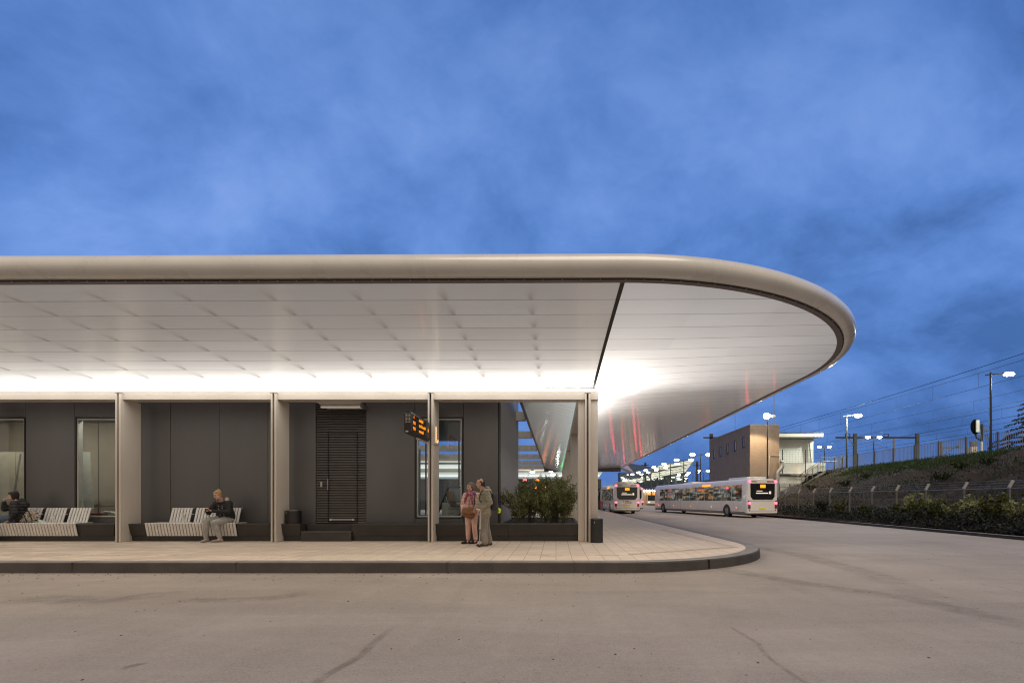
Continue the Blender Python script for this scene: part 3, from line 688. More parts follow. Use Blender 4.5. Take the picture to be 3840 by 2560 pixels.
bench(-11.78, 29, -11.49, (7,7,7), 'pale slatted bench with a blonde woman sitting on it', (-10.84, -10.10))

# ------------------------------------------------------------------ bins
def bin_(x, y, z, r, h, label):
    o = thing('litter_bin', label, 'bin', (x, y, z), 'black round litter bins')
    q = MB(); q.path([(x,y,z), (x,y,z+h-.012)], r, n=32); q.build('body', m_bin, o, smooth=40)
    q = MB(); q.path([(x,y,z+h-.011), (x,y,z+h)], r*1.012, n=32); q.build('rim', m_steel, o, smooth=40)
    q = MB(); q.ball((x-r*.45, y-r*.895, z+h*.83), .014); q.build('lock', m_steel, o)
    q = MB(); q.path([(x,y,z+h), (x,y,z+h+.003)], r*.8, n=24); q.build('opening', m_black, o)
bin_(-7.72, 14.22, .70, .225, .385, 'black round bin standing on the low wall beside the column')
bin_(1.15, 13.58, .2, .172, .675, 'black round bin standing on the pavement at the end column')

# ------------------------------------------------------------------ departure display on the column and its number plate
def text_mesh(txt, size, mirror=True, font_bold=0):
    c = bpy.data.curves.new('txt', 'FONT'); c.body = txt; c.size = size; c.offset = font_bold; c.extrude = .001; c.resolution_u = 3
    o = bpy.data.objects.new('txt', c); COL.objects.link(o); dg = bpy.context.evaluated_depsgraph_get()
    me = bpy.data.meshes.new_from_object(o.evaluated_get(dg)); bpy.data.objects.remove(o); bpy.data.curves.remove(c)
    vs = [v.co.copy() for v in me.vertices]; fs = [tuple(p.vertices) for p in me.polygons]; bpy.data.meshes.remove(me)
    return vs, fs
def put_text(q, txt, size, org, u, v, mirror=True, bold=0):
    "text laid out along u (reading direction as seen in the mirrored photograph), v up"
    vs, fs = text_mesh(txt, size, bold); wid = max((p.x for p in vs), default=0); u, v = Vector(u), Vector(v); nrm = u.cross(v); org = Vector(org)
    q.add([org + u*((wid - p.x) if mirror else p.x) + v*p.y + nrm*p.z for p in vs], fs); return wid
sg = thing('departure_display', 'black departure display with amber lettering fixed to the column', 'display', (-3.65, 12.9, 3.05))
xs = -3.55; y0, y1, z0, z1 = 11.90, 13.64, 3.03, 3.565
q = MB(); q.box(xs-.21, xs, y0, y1, z0, z1); q.build('casing', M('display_casing', (.022,.017,.015), .42, var=.2, bump=.1), sg, bevel=.05)
q = MB(); q.box(xs-.17, xs-.04, y0+.03, y1-.03, z1-.001, z1+.018); q.build('top_cover', m_darkmetal, sg, bevel=.006)
q = MB(); q.quad((xs+.003,y0+.09,z0+.09), (xs+.003,y1-.09,z0+.09), (xs+.003,y1-.09,z1-.07), (xs+.003,y0+.09,z1-.07)); q.build('screen', M('screen_black', (.012,.010,.009), .25), sg)
q = MB()
for i in range(7):
    for s_ in (0,1): q.box(xs-.155+s_*.075, xs-.105+s_*.075, y0-.004, y0+.002, z0+.27+i*.034, z0+.284+i*.034)
q.build('vent_slots', m_steel, sg)
q = MB(); q.box(xs-.15, xs-.085, y0-.004, y0+.002, z0+.03, z0+.065); q.build('sticker', m_white, sg)
def led_row(z, tm, dest, h=.118):
    q = MB(); put_text(q, tm, h, (xs+.006, y0+.12, z), (0,1,0), (0,0,1), bold=.004); q.build('amber_text', m_led, sg); q = MB(); put_text(q, dest, h, (xs+.006, y0+.62, z), (0,1,0), (0,0,1), bold=.004); q.build('amber_text', m_led, sg)
led_row(z0+.385, '1-', 'Stadhuis'); led_row(z0+.245, '13:9', 'Noord-Oost'); led_row(z0+.105, '13:9', 'Centrum')
q = MB(); put_text(q, '35', .12, (xs+.006, y1-.27, z0+.24), (0,1,0), (0,0,1), bold=.006)
q.build('amber_text', m_led, sg)
q = MB(); q.box(xs-.13, xs-.08, 12.7, 13.66, z0-.05, z0-.005); q.box(xs-.13, xs-.05, 13.60, 13.66, z0+.05, z1-.05); q.build('bracket', m_beam, sg)
pn = thing('platform_letter_sign', 'pale platform letter plate with dotted amber letter on the column side', 'sign', (-3.44, 13.9, 3.1))
q = MB(); q.box(-3.462, -3.437, 13.68, 14.16, 2.98, 3.52); q.build('plate', m_beam, pn, bevel=.004)
q = MB()
for i in range(9):
    for j in range(2): q.obox((-3.434, 13.82+j*.07, 3.46-i*.045), (.004,.036,.03))
for j in range(4): q.obox((-3.434, 13.82+j*.07, 3.05), (.004,.036,.03))
for j in range(2): q.obox((-3.434, 14.04+j*.05, 3.10), (.004,.036,.05))
q.build('letter_dots', m_ledw, pn)

# ------------------------------------------------------------------ things inside the rooms, seen through the windows
cb = thing('drawer_cabinet', 'pale drawer cabinet inside the window left of the couple', 'cabinet', (-3.3, 15.4, .72))
q = MB(); q.box(-3.62, -3.02, 15.35, 15.85, .72, 1.30); q.build('body', m_board, cb, bevel=.005)
for i in range(4):
    q = MB(); q.box(-3.60, -3.04, 15.335, 15.348, .76+i*.135, .875+i*.135); dr = q.build('drawer', m_board, cb)
    q = MB(); q.box(-3.42, -3.22, 15.32, 15.334, .825+i*.135, .838+i*.135); q.build('handle', m_galv, dr)
ch = thing('office_chair', 'brown backed cantilever chair with chrome legs inside the window', 'chair', (-3.2, 15.15, .72))
q = MB(); q.add([(-3.36,15.18,1.28), (-3.18,15.30,1.26), (-3.27,15.30,1.66), (-3.46,15.18,1.68), (-3.35,15.21,1.28), (-3.17,15.33,1.26), (-3.26,15.33,1.66), (-3.45,15.21,1.68)], [(0,1,2,3),(7,6,5,4),(0,4,5,1),(1,5,6,2),(2,6,7,3),(3,7,4,0)]); q.build('backrest', M('plywood_brown', (.25,.13,.06), .45), ch)
q = MB(); q.obox((-3.12, 15.2, 1.19), (.40,.30,.04), (0,.12,.2)); q.build('seat', m_black, ch)
q = MB()
for yy in (15.06, 15.30):
    q.path([(-3.44,yy,1.5), (-3.34,yy,1.22), (-3.05,yy,1.16), (-2.95,yy,1.10), (-3.0,yy,1.02), (-3.28,yy,.76), (-3.42,yy,.74)], .013, n=6)
q.build('frame', m_steel, ch)
wb = thing('display_easel', 'dark tilted display easel inside the window behind the chair', 'easel', (-3.5, 15.9, .72))
q = MB(); q.bar((-3.80,15.2,.74), (-3.50,15.75,1.80), .04); q.bar((-3.50,15.75,1.80), (-2.92,15.75,1.80), .04); q.bar((-3.05,15.2,.74), (-2.90,15.75,1.80), .04); q.build('frame', m_black, wb)
q = MB(); q.quad((-3.5,15.74,1.76), (-2.92,15.74,1.76), (-2.98,15.5,1.28), (-3.62,15.5,1.28)); q.build('panel', M('slate_panel', (.06,.075,.075), .4), wb)
def leaning(name, pts, dep, m, label, grp=None):
    o = tag(MB().prism([(p[0], p[1], p[2]) for p in pts], (0,dep,0)).build(name, m), label, 'board', grp); return o
Yb = 15.3
def bp(l, Y0=15.05, Y1=15.6): return [P(px, py, Y0 + (Y1-Y0)*(1940-py)/250) for px, py in l]
leaning('leaning_board', bp([(300,1694),(336,1694),(352,1940),(305,1940)]), .03, M('wall_board', (.40,.41,.35), .6), 'wide pale board leaning inside the window behind the empty bench end')
leaning('leaning_plank', [p - Vector((0,.09,0)) for p in bp([(296,1692),(308,1692),(319,1905),(307,1905)])], .05, m_board, 'narrow white planks bundled and leaning inside the window')
leaning('leaning_board', bp([(-40,1694),(56,1694),(62,1940),(-30,1940)]), .03, M('hard_board', (.42,.38,.29), .7), 'broad beige board leaning behind the smoking woman')
leaning('leaning_board', bp([(58,1694),(89,1694),(90,1940),(66,1940)]), .03, M('hard_board_b', (.40,.36,.28), .7), 'narrow beige board leaning at the edge of the first window')
leaning('leaning_plank', [p - Vector((0,.12,0)) for p in bp([(90,1700),(93,1700),(58,1940),(50,1940)])], .03, M('grey_lath', (.16,.17,.15), .7), 'thin grey lath leaning crosswise in the first window')
rb_ = MB(); rb_.obox(P(366,1927,14.95), (.42,.22,.06), (0,0,.08)); tag(rb_.build('red_box', M('red_card', (.22,.02,.02), .5)), 'flat red box lying on the window sill', 'box')
sh = MB()
for i in range(5): sh.ball(P(392+i*13,1922-4*math.sin(i),14.98), (.13,.12,.035+.02*random.random()), 10, 6)
o = sh.build('plastic_sheet', M('plastic_sheet', (.42,.43,.38), .3, coat=.4), smooth=60); tag(o, 'crumpled clear plastic sheet lying on the window sill', 'plastic sheet')
md = o.modifiers.new('remesh','REMESH'); md.mode = 'VOXEL'; md.voxel_size = .02
tw = MB(); tw.bar(P(360,1898,15.3), P(424,1896,15.3), .03); tw.bar(P(352,1898,15.3), P(372,1889,15.5), .05); tag(tw.build('timber_offcut', M('timber', (.20,.13,.05), .7)), 'brown timber offcut inside the second window', 'timber')

# ------------------------------------------------------------------ shrubs in the planter
def leaves(pts, size, m, name, parent=None, aspect=.55, up=.0):
    vs = []; fs = []
    for p in pts:
        s_ = size*random.uniform(.6,1.3); a = Vector((random.gauss(0,1), random.gauss(0,1), random.gauss(up,1))).normalized()
        c = a.cross(Vector((random.gauss(0,1), random.gauss(0,1), random.gauss(0,1)))).normalized()*s_*aspect; a = a*s_; k = len(vs)
        vs += [p - a*.9, p - a*.1 + c, p + a, p - a*.1 - c]; fs.append((k,k+1,k+2,k+3))
    off = origin(parent); me = bpy.data.meshes.new(name); me.from_pydata([v-off for v in vs], [], fs); me.materials.append(m)
    return link(name, me, parent)
def shrub(x, y, z, rx, h, nst, label, grp, nl=1800, size=.027, m=None, lean=0, name='shrub', cat='shrub'):
    o = thing(name, label, cat, (x, y, z), grp); br = MB(); pts = []
    for i in range(nst):
        a = 2*PI*i/nst + random.uniform(-.5,.5); sp_ = rx*random.uniform(.35,1.05); hh = h*random.uniform(.66,1.06)
        p0 = Vector((x + math.cos(a)*.06, y + math.sin(a)*.06, z)); p1 = p0 + Vector((math.cos(a)*sp_*.45 + lean*.3, math.sin(a)*sp_*.45, hh*.5)); p2 = p0 + Vector((math.cos(a)*sp_ + lean, math.sin(a)*sp_, hh))
        br.path([p0, p1, p2], .011, .003, n=5)
        per = nl//nst
        for k in range(5):
            s0 = p0.lerp(p1, random.uniform(.4,1)) if k < 2 else p1.lerp(p2, random.uniform(0,.9)); e = s0 + Vector((random.gauss(0,.11), random.gauss(0,.11), random.uniform(.10,.30)))*(h/1.2)
            br.path([s0, e], .005, .002, n=4)
            for _ in range(per//7):
                q_ = s0.lerp(e, random.random()); pts.append(q_ + Vector((random.gauss(0,.035), random.gauss(0,.035), random.gauss(0,.03)))*(h/1.2))
        for _ in range(per*2//7):
            u = random.random()**.6; q_ = p0.lerp(p1, u) if random.random() < .3 else p1.lerp(p2, u)
            pts.append(q_ + Vector((random.gauss(0,.05), random.gauss(0,.05), random.gauss(0,.05)))*(h/1.2))
    br.build('branches', m_bark, o); leaves(pts, size, m or m_leaf, 'leaves', o); return o
random.seed(21)
SH = 'evergreen shrubs planted in the bed behind the low wall'
shrub(-1.12, 15.0, .66, .52, 1.05, 10, 'loose low shrub with bare twigs nearest the couple', SH, 4000, lean=-.12)
shrub(-.78, 15.25, .66, .50, 1.36, 13, 'tall bushy shrub, second from the couple', SH, 7600)
shrub(-.34, 14.98, .66, .46, 1.24, 13, 'middle green shrub of the bed', SH, 7200)
shrub(.0, 15.35, .66, .46, 1.38, 13, 'shrub with a tall spiky shoot behind the bed middle', SH, 7200)
shrub(.28, 15.02, .66, .36, 1.26, 12, 'dense shrub pressed against the end column', SH, 6400)
shrub(-.1, 16.4, .66, .5, 1.35, 10, 'rear shrub partly hidden deep in the bed', SH, 4000)
# ------------------------------------------------------------------ people
def grown(name, mb, mats, parent, vox, it=4, fac=.5, paint=None):
    "one continuous skin grown over the limbs"
    tmp = bpy.data.objects.new('tmp', mb.mesh('tmp', mats, fix=True)); COL.objects.link(tmp)
    r = tmp.modifiers.new('r', 'REMESH'); r.mode = 'VOXEL'; r.voxel_size = vox
    s_ = tmp.modifiers.new('s', 'SMOOTH'); s_.iterations = it; s_.factor = fac
    dg = bpy.context.evaluated_depsgraph_get(); me = bpy.data.meshes.new_from_object(tmp.evaluated_get(dg)); bpy.data.objects.remove(tmp)
    me.name = name; me.materials.clear()
    for m in (mats if isinstance(mats, (list, tuple)) else [mats]): me.materials.append(m)
    me.polygons.foreach_set('use_smooth', [True]*len(me.polygons))
    if paint:
        for p in me.polygons: p.material_index = paint(p.center)
    off = origin(parent); me.transform(Matrix.Translation(-off)); me.update()
    return link(name, me, parent)
m_skin = M('skin', (.52,.30,.205), .5, var=.1, scale=14); m_skin2 = M('skin_fair', (.60,.37,.27), .5, var=.1, scale=14)
m_eye = M('eye_dark', (.02,.015,.012), .3); m_lip = M('lips', (.40,.13,.11), .5); m_brow = M('brow_hair', (.06,.035,.02), .8)
def hair_mat(name, c): return M(name, c, .55, var=.4, scale=30, stretch=(3,3,.5), bump=.5, bscale=90)
def frame(yaw, pitch=0, roll=0): return Matrix.Rotation(yaw,3,'Z') @ Matrix.Rotation(roll,3,'Y') @ Matrix.Rotation(pitch,3,'X')
def head_into(q, c, R, k=1.0):
    "head facing local -Y: skull, jaw, nose, brow, cheeks, ears. c = middle of the head"
    L = lambda x, y, z: Vector(c) + R @ Vector((x*k, y*k, z*k))
    q.cap(L(0,.012,.028), L(0,-.012,.030), .083*k, .080*k); q.ball(L(0,.02,.045), .082*k); q.cap(L(0,-.035,-.035), L(0,-.050,-.078), .062*k, .036*k); q.cap(L(-.03,-.03,-.05), L(.03,-.03,-.05), .048*k)
    q.cap(L(0,-.086,.022), L(0,-.106,-.018), .010*k, .0155*k); q.cap(L(-.035,-.078,.038), L(.035,-.078,.038), .014*k)
    for s_ in (-1,1):
        q.ball(L(s_*.036,-.066,-.012), .026*k); q.cap(L(s_*.080,.008,.016), L(s_*.078,.004,-.022), .016*k, .011*k)
    q.cap(L(-.018,-.085,-.046), L(.018,-.085,-.046), .0105*k)
    q.cap(L(0,.02,-.05), L(0,.025,-.13), .052*k, .058*k)
    feats = [(L(s_*.033,-.086,.018), .011*k, 1) for s_ in (-1,1)] + [(L(x,-.096,-.046), .011*k, 2) for x in (-.014,0,.014)] + [(L(s_*x,-.09,.040), .0085*k, 3) for s_ in (-1,1) for x in (.022,.034,.046)]
    return feats
def hand_into(q, w, d, n, k=1.0, curl=.5, side=1):
    "palm at wrist w pointing along d, palm facing n; four fingers and a thumb"
    w, d, n = Vector(w), Vector(d).normalized(), Vector(n); n = (n - d*n.dot(d)).normalized(); a = d.cross(n)*side
    q.cap(w, w + d*.05*k, .024*k, .022*k)
    for s_ in (-.026,-.009,.009,.026): q.cap(w + d*.02*k + a*s_*.7*k, w + d*.085*k + a*s_*k, .014*k, .0115*k)
    for i, s_ in enumerate((-.029,-.0098,.0098,.029)):
        L = (.062,.074,.080,.070)[i]*k; b = w + d*.088*k + a*s_*k; d1 = (d*math.cos(curl*.6) + n*math.sin(curl*.6)); m_ = b + d1*L*.5
        d2 = (d*math.cos(curl*1.7) + n*math.sin(curl*1.7)); q.cap(b, m_, .0098*k, .0088*k, 8); q.cap(m_, m_ + d2*L*.5, .0088*k, .0072*k, 8)
    b = w + d*.03*k + a*.028*k; m_ = b + (d*.6 + a*.7 + n*.35).normalized()*.042*k; q.cap(b, m_, .0125*k, .0105*k, 8); q.cap(m_, m_ + (d*.85 + a*.15 + n*.5).normalized()*.032*k, .0105*k, .0085*k, 8)
def painter(feats, nskin=0):
    def f(c):
        for p, r_, mi in feats:
            if (c - p).length < r_: return mi
        return nskin
    return f
def shell(q, chain, extra=0):
    for (a, ra), (b, rb_) in zip(chain, chain[1:]): q.cap(a, b, ra+extra, rb_+extra)
def shoe(q, heel, toe, k=1.0):
    heel, toe = Vector(heel), Vector(toe); d = (toe-heel).normalized()
    q.cap(heel + Vector((0,0,.045*k)), heel + d*.10*k + Vector((0,0,.045*k)), .042*k, .044*k); q.cap(heel + d*.09*k + Vector((0,0,.04*k)), toe - d*.045*k + Vector((0,0,.03*k)), .044*k, .030*k)
    q.cap(heel + d*.03*k + Vector((0,0,.05*k)), heel + d*.03*k + Vector((0,0,.105*k)), .042*k, .043*k)
def flat_bottom(o, z):
    for v in o.data.vertices:
        if v.co.z + origin(o).z < z: v.co.z = z - origin(o).z
def hair_cap(q, c, R, k, pieces):
    L = lambda x, y, z: Vector(c) + R @ Vector((x*k, y*k, z*k))
    for a, b, r1, r2 in pieces: q.cap(L(*a), L(*b), r1*k, r2*k)

# ---- man with a crutch -------------------------------------------------
def standing_man():
    x0, y0 = -1.86, 12.55; o = thing('person', 'balding man in khaki jacket leaning on a crutch, seen from the side', 'person', (x0, y0, .2))
    R = frame(-PI/2 + .28); B = Vector((x0, y0, .2)); L = lambda x, y, z: B + R @ Vector((x, y, z))
    hd = L(0,-.10,1.61); HR = frame(-PI/2 + .12, .10)
    hipL, hipR = L(.09,.02,.90), L(-.09,.02,.90); knL, knR = L(.10,-.02,.49), L(-.10,.06,.49); anL, anR = L(.11,.0,.09), L(-.11,.14,.09)
    shL, shR = L(.19,.03,1.40), L(-.19,.0,1.40); elL, elR = L(.26,.12,1.12), L(-.25,.02,1.11); wrL, wrR = L(.215,-.10,.955), L(-.20,-.20,.98)
    q = MB(); ft = head_into(q, hd, HR, 1.07)
    q.cap(L(0,-.03,1.36), L(0,-.085,1.55), .062, .056); q.cap(L(0,.0,1.3), L(0,.02,.95), .13, .125); q.cap(L(-.13,.01,1.38), L(.13,.01,1.38), .062)
    for s_, (h, kn, an, sh_, el, wr) in {1: (hipL,knL,anL,shL,elL,wrL), -1: (hipR,knR,anR,shR,elR,wrR)}.items():
        shell(q, [(h,.085), (kn,.055), (an,.042)]); q.cap(an, an + R @ Vector((0,-.05,-.03)), .036, .03); shell(q, [(sh_,.055), (el,.042), (wr,.030)])
    hand_into(q, wrL, R @ Vector((-.05,-.8,-.35)), R @ Vector((-.5,-.3,-.8)), 1, 1.15, 1); hand_into(q, wrR, R @ Vector((.1,-.3,-.9)), R @ Vector((1,0,0)), 1, .6, -1)
    grown('body', q, [m_skin, m_eye, m_lip, m_brow], o, .0085, 3, .5, painter(ft))
    j = MB(); j.cap(L(-.12,.03,1.385), L(.12,.03,1.385), .095); j.cap(L(0,.05,1.36), L(0,.03,1.10), .165, .178); j.cap(L(0,-.01,1.30), L(0,-.04,1.0), .150, .165); j.cap(L(-.06,.02,1.05), L(-.06,.02,.86), .15, .165); j.cap(L(.06,.0,1.05), L(.06,.01,.85), .15, .168)
    for sh_, el, wr in ((shL,elL,wrL),(shR,elR,wrR)): shell(j, [(sh_,.085), (el,.066), (wr,.050)])
    j.cap(L(-.07,.08,1.47), L(.07,.08,1.47), .045); j.cap(L(0,.09,1.49), L(0,.11,1.41), .06, .07)     # collar and hood
    grown('jacket', j, cloth_mat('khaki_jacket', (.33,.30,.225), .7, quilt=True), o, .012, 3)
    tq = MB(); tq.cap(hipL + Vector((0,0,.02)), hipR + Vector((0,0,.02)), .125)
    for h, kn, an in ((hipL,knL,anL),(hipR,knR,anR)): shell(tq, [(h,.122), (kn,.095), (an + Vector((0,0,.02)),.090)])
    grown('trousers', tq, cloth_mat('taupe_trousers', (.29,.25,.205), .6), o, .012, 3)
    for an in (anL, anR):
        sq = MB(); f_ = an + R @ Vector((0,.05,0)); f_.z = .2; shoe(sq, f_, f_ + R @ Vector((0,-.29,0)), 1); s_ = grown('shoe', sq, M('brown_leather', (.06,.038,.022), .5), o, .008, 2); flat_bottom(s_, .201)
    h = MB(); hair_cap(h, hd, HR, 1.07, [((0,.055,.02),(0,.050,-.035),.070,.055), ((-.062,.012,.035),(-.055,.045,-.03),.032,.030), ((.062,.012,.035),(.055,.045,-.03),.032,.030), ((0,.05,.075),(0,.01,.098),.058,.04), ((-.03,.0,.09),(.03,.0,.09),.028,.028)])
    grown('hair', h, hair_mat('black_hair', (.022,.017,.014)), o, .008, 2)
    # forearm crutch
    c = thing('crutch', 'grey forearm crutch held beside the man in khaki', 'crutch', L(.26,-.16,0))
    foot, grip = L(.30,-.16,.02), L(.225,-.125,.935); top = L(.245,.10,1.10)
    k = MB(); k.tube(foot, foot.lerp(grip,.45), .013); k.tube(foot.lerp(grip,.43), grip, .022); k.tube(grip, top, .016); k.build('shaft', M('grey_crutch', (.42,.40,.37), .4), c, smooth=40)
    k = MB(); k.tube(grip, grip + R @ Vector((0,-.12,.03)), .017); k.build('handle', m_white, c, smooth=40)
    k = MB(); k.path([top + R @ Vector((.05*math.cos(a), .0, .05*math.sin(a))) for a in [math.radians(t_) for t_ in range(-200,30,20)]], .010, n=6); k.build('cuff', m_beam, c, smooth=40)
    k = MB(); k.tube(foot - Vector((0,0,.02)), foot + Vector((0,0,.035)), .021, .016); k.build('rubber_foot', m_tyre, c, smooth=40)
    k = MB(); k.tube(foot.lerp(grip,.425), foot.lerp(grip,.45), .026); k.build('clip', m_darkmetal, c)
    # rucksack with a neon tag
    b = thing('rucksack', 'dark grey rucksack with a neon yellow tag on the man\'s back', 'rucksack', L(0,.25,1.1))
    k = MB(); k.cap(L(-.06,.235,1.30), L(-.06,.25,1.02), .085, .10); k.cap(L(.07,.235,1.30), L(.07,.25,1.0), .085, .10); k.cap(L(0,.27,1.12), L(0,.28,1.0), .09, .10)
    grown('bag', k, cloth_mat('grey_nylon', (.055,.05,.055), .5), b, .012, 3)
    k = MB(); k.path([L(.12,.17,1.36), L(.13,.05,1.50), L(.12,-.10,1.40), L(.135,-.155,1.22), L(.15,-.05,1.03), L(.12,.17,.98)], .013, n=6); k.build('shoulder_strap', M('strap_brown', (.05,.035,.028), .8), b)
    k = MB()
    for q_ in ((0,0,0),(.02,.02,-.04),(-.01,.03,-.07),(.02,0,-.09),(0,.03,-.02)): k.ball(L(.05+q_[0],.37+q_[1],.955+q_[2]), (.03,.035,.03), 8, 6)
    grown('neon_tag', k, M('neon_yellow', (.50,.62,.03), .6, emit=(.5,.62,.03), estr=.12), b, .009, 1)
standing_man()

# ---- woman in a pink quilted coat -------------------------------------------
def standing_woman():
    x0, y0 = -2.30, 13.16; o = thing('person', 'smiling woman in pink quilted coat with a magenta scarf', 'person', (x0, y0, .2))
    R = frame(-.22); B = Vector((x0, y0, .2)); k_ = .955; L = lambda x, y, z: B + R @ Vector((x*k_, y*k_, z*k_))
    hd = L(0,-.07,1.59); HR = frame(-.80, .05, -.06)
    hipL, hipR = L(.085,.0,.88), L(-.085,.0,.88); knL, knR = L(.10,-.03,.48), L(-.09,-.03,.48); anL, anR = L(.11,.03,.09), L(-.10,.0,.09)
    shL, shR = L(.175,.0,1.37), L(-.175,.0,1.37); elL, elR = L(.26,.03,1.11), L(-.27,.03,1.11); wrL, wrR = L(.19,-.12,.96), L(-.21,-.10,.93)
    q = MB(); ft = head_into(q, hd, HR, 1.04)
    q.cap(L(0,-.01,1.34), L(0,-.055,1.53), .055, .05); q.cap(L(0,0,1.28), L(0,.02,.92), .12, .125); q.cap(L(-.12,.0,1.36), L(.12,.0,1.36), .055)
    for h, kn, an, sh_, el, wr in ((hipL,knL,anL,shL,elL,wrL),(hipR,knR,anR,shR,elR,wrR)):
        shell(q, [(h,.085), (kn,.052), (an,.038)]); q.cap(an, an + R @ Vector((0,-.05,-.03)), .034, .028); shell(q, [(sh_,.05), (el,.038), (wr,.027)])
    hand_into(q, wrL, R @ Vector((-.5,-.3,-.6)), R @ Vector((-.6,.6,0)), .92, .7, 1); hand_into(q, wrR, R @ Vector((.5,-.2,-.7)), R @ Vector((.6,.6,0)), .92, .7, -1)
    grown('body', q, [m_skin, m_eye, m_lip, m_brow], o, .0085, 3, .5, painter(ft))
    j = MB(); j.cap(L(-.105,.01,1.355), L(.105,.01,1.355), .088); j.cap(L(-.05,.0,1.30), L(-.06,.0,.92), .150, .165); j.cap(L(.05,.0,1.30), L(.06,.0,.92), .150, .165); j.cap(L(0,-.03,1.25), L(0,-.03,.98), .13, .15)
    for sh_, el, wr in ((shL,elL,wrL),(shR,elR,wrR)): shell(j, [(sh_,.088), (el,.078), (wr,.062)])
    for z in (.90,.99,1.08,1.17,1.26): j.cap(L(-.075,.0,z), L(.075,.0,z), .158 if z < 1.2 else .145)
    grown('coat', j, cloth_mat('pink_quilt', (.78,.48,.40), .8, quilt=True, rough=.55), o, .012, 2)
    k = MB(); k.bar(L(.0,-.185,.93), L(0,-.175,1.30), .012); k.build('zip', m_gutter, o)
    tq = MB(); tq.cap(hipL, hipR, .115)
    for h, kn, an in ((hipL,knL,anL),(hipR,knR,anR)): shell(tq, [(h,.108), (kn,.072), (an + Vector((0,0,.06)),.062)])
    grown('trousers', tq, cloth_mat('pink_trousers', (.76,.48,.39), .6), o, .011, 3)
    for an in (anL, anR):
        sq = MB(); f_ = an + R @ Vector((.0,.04,0)); f_.z = .2; shoe(sq, f_, f_ + frame(-.9) @ Vector((0,-.25,0)), .95); s_ = grown('shoe', sq, M('black_leather', (.012,.011,.011), .4), o, .008, 2); flat_bottom(s_, .201)
    h = MB(); hair_cap(h, hd, HR, 1.04, [((0,.034,.058),(0,.034,.050),.092,.090), ((0,.045,.035),(0,.04,-.045),.078,.062), ((0,.0,.068),(0,.04,.06),.062,.07), ((-.066,.0,.035),(-.066,.03,-.05),.034,.030), ((.066,.0,.035),(.066,.03,-.05),.034,.030), ((-.045,-.045,.082),(.045,-.045,.082),.024,.024)])
    grown('hair', h, hair_mat('greying_brown_hair', (.13,.095,.07)), o, .008, 2)
    s_ = MB(); N_ = 12
    for i in range(N_):
        a0, a1 = 2*PI*i/N_, 2*PI*(i+1)/N_
        s_.cap(L(.095*math.cos(a0), -.03+.10*math.sin(a0), 1.435+.02*math.sin(a0)), L(.095*math.cos(a1), -.03+.10*math.sin(a1), 1.445+.02*math.sin(a1)), .052)
    s_.cap(L(-.07,-.13,1.41), L(-.13,-.155,1.24), .042, .040); s_.cap(L(.05,-.14,1.40), L(.09,-.165,1.20), .042, .036); s_.cap(L(-.04,-.14,1.42), L(.06,-.15,1.38), .045); s_.cap(L(.09,-.165,1.22), L(.10,-.17,1.13), .034, .026); s_.cap(L(-.13,-.155,1.26), L(-.14,-.16,1.17), .036, .026)
    grown('scarf', s_, plaid_mat('magenta_scarf', (.30,.02,.15), (.50,.22,.24), (.16,.07,.10)), o, .009, 2)
    b = thing('shoulder_bag', 'brown leather shoulder bag hanging in front of the woman in pink', 'bag', L(.06,-.25,.85))
    k = MB(); k.cap(L(-.13,-.235,.98), L(.16,-.235,1.0), .045); k.cap(L(-.13,-.255,.84), L(.15,-.255,.80), .055); k.cap(L(-.12,-.245,.92), L(.16,-.245,.90), .058); k.cap(L(-.05,-.255,.80), L(.10,-.255,.75), .05)
    grown('pouch', k, M('brown_leather_bag', (.19,.075,.028), .5, var=.3, scale=12, bump=.3), b, .010, 3)
    k = MB(); k.prism([L(-.15,-.30,1.0), L(.19,-.30,1.02), L(.20,-.315,.90), L(.05,-.325,.84), L(-.15,-.315,.90)], R @ Vector((0,.012,0))); k.build('flap', M('brown_flap', (.24,.10,.04), .5, var=.25, scale=12), b)
    k = MB(); k.path([L(.15,-.22,1.0), L(.17,-.185,1.18), L(.15,-.11,1.40), L(.13,0,1.455), L(.05,.13,1.36), L(-.13,.17,1.05), L(-.165,-.0,.98), L(-.13,-.22,.98)], .014, n=6); k.build('strap', m_black, b)
standing_woman()

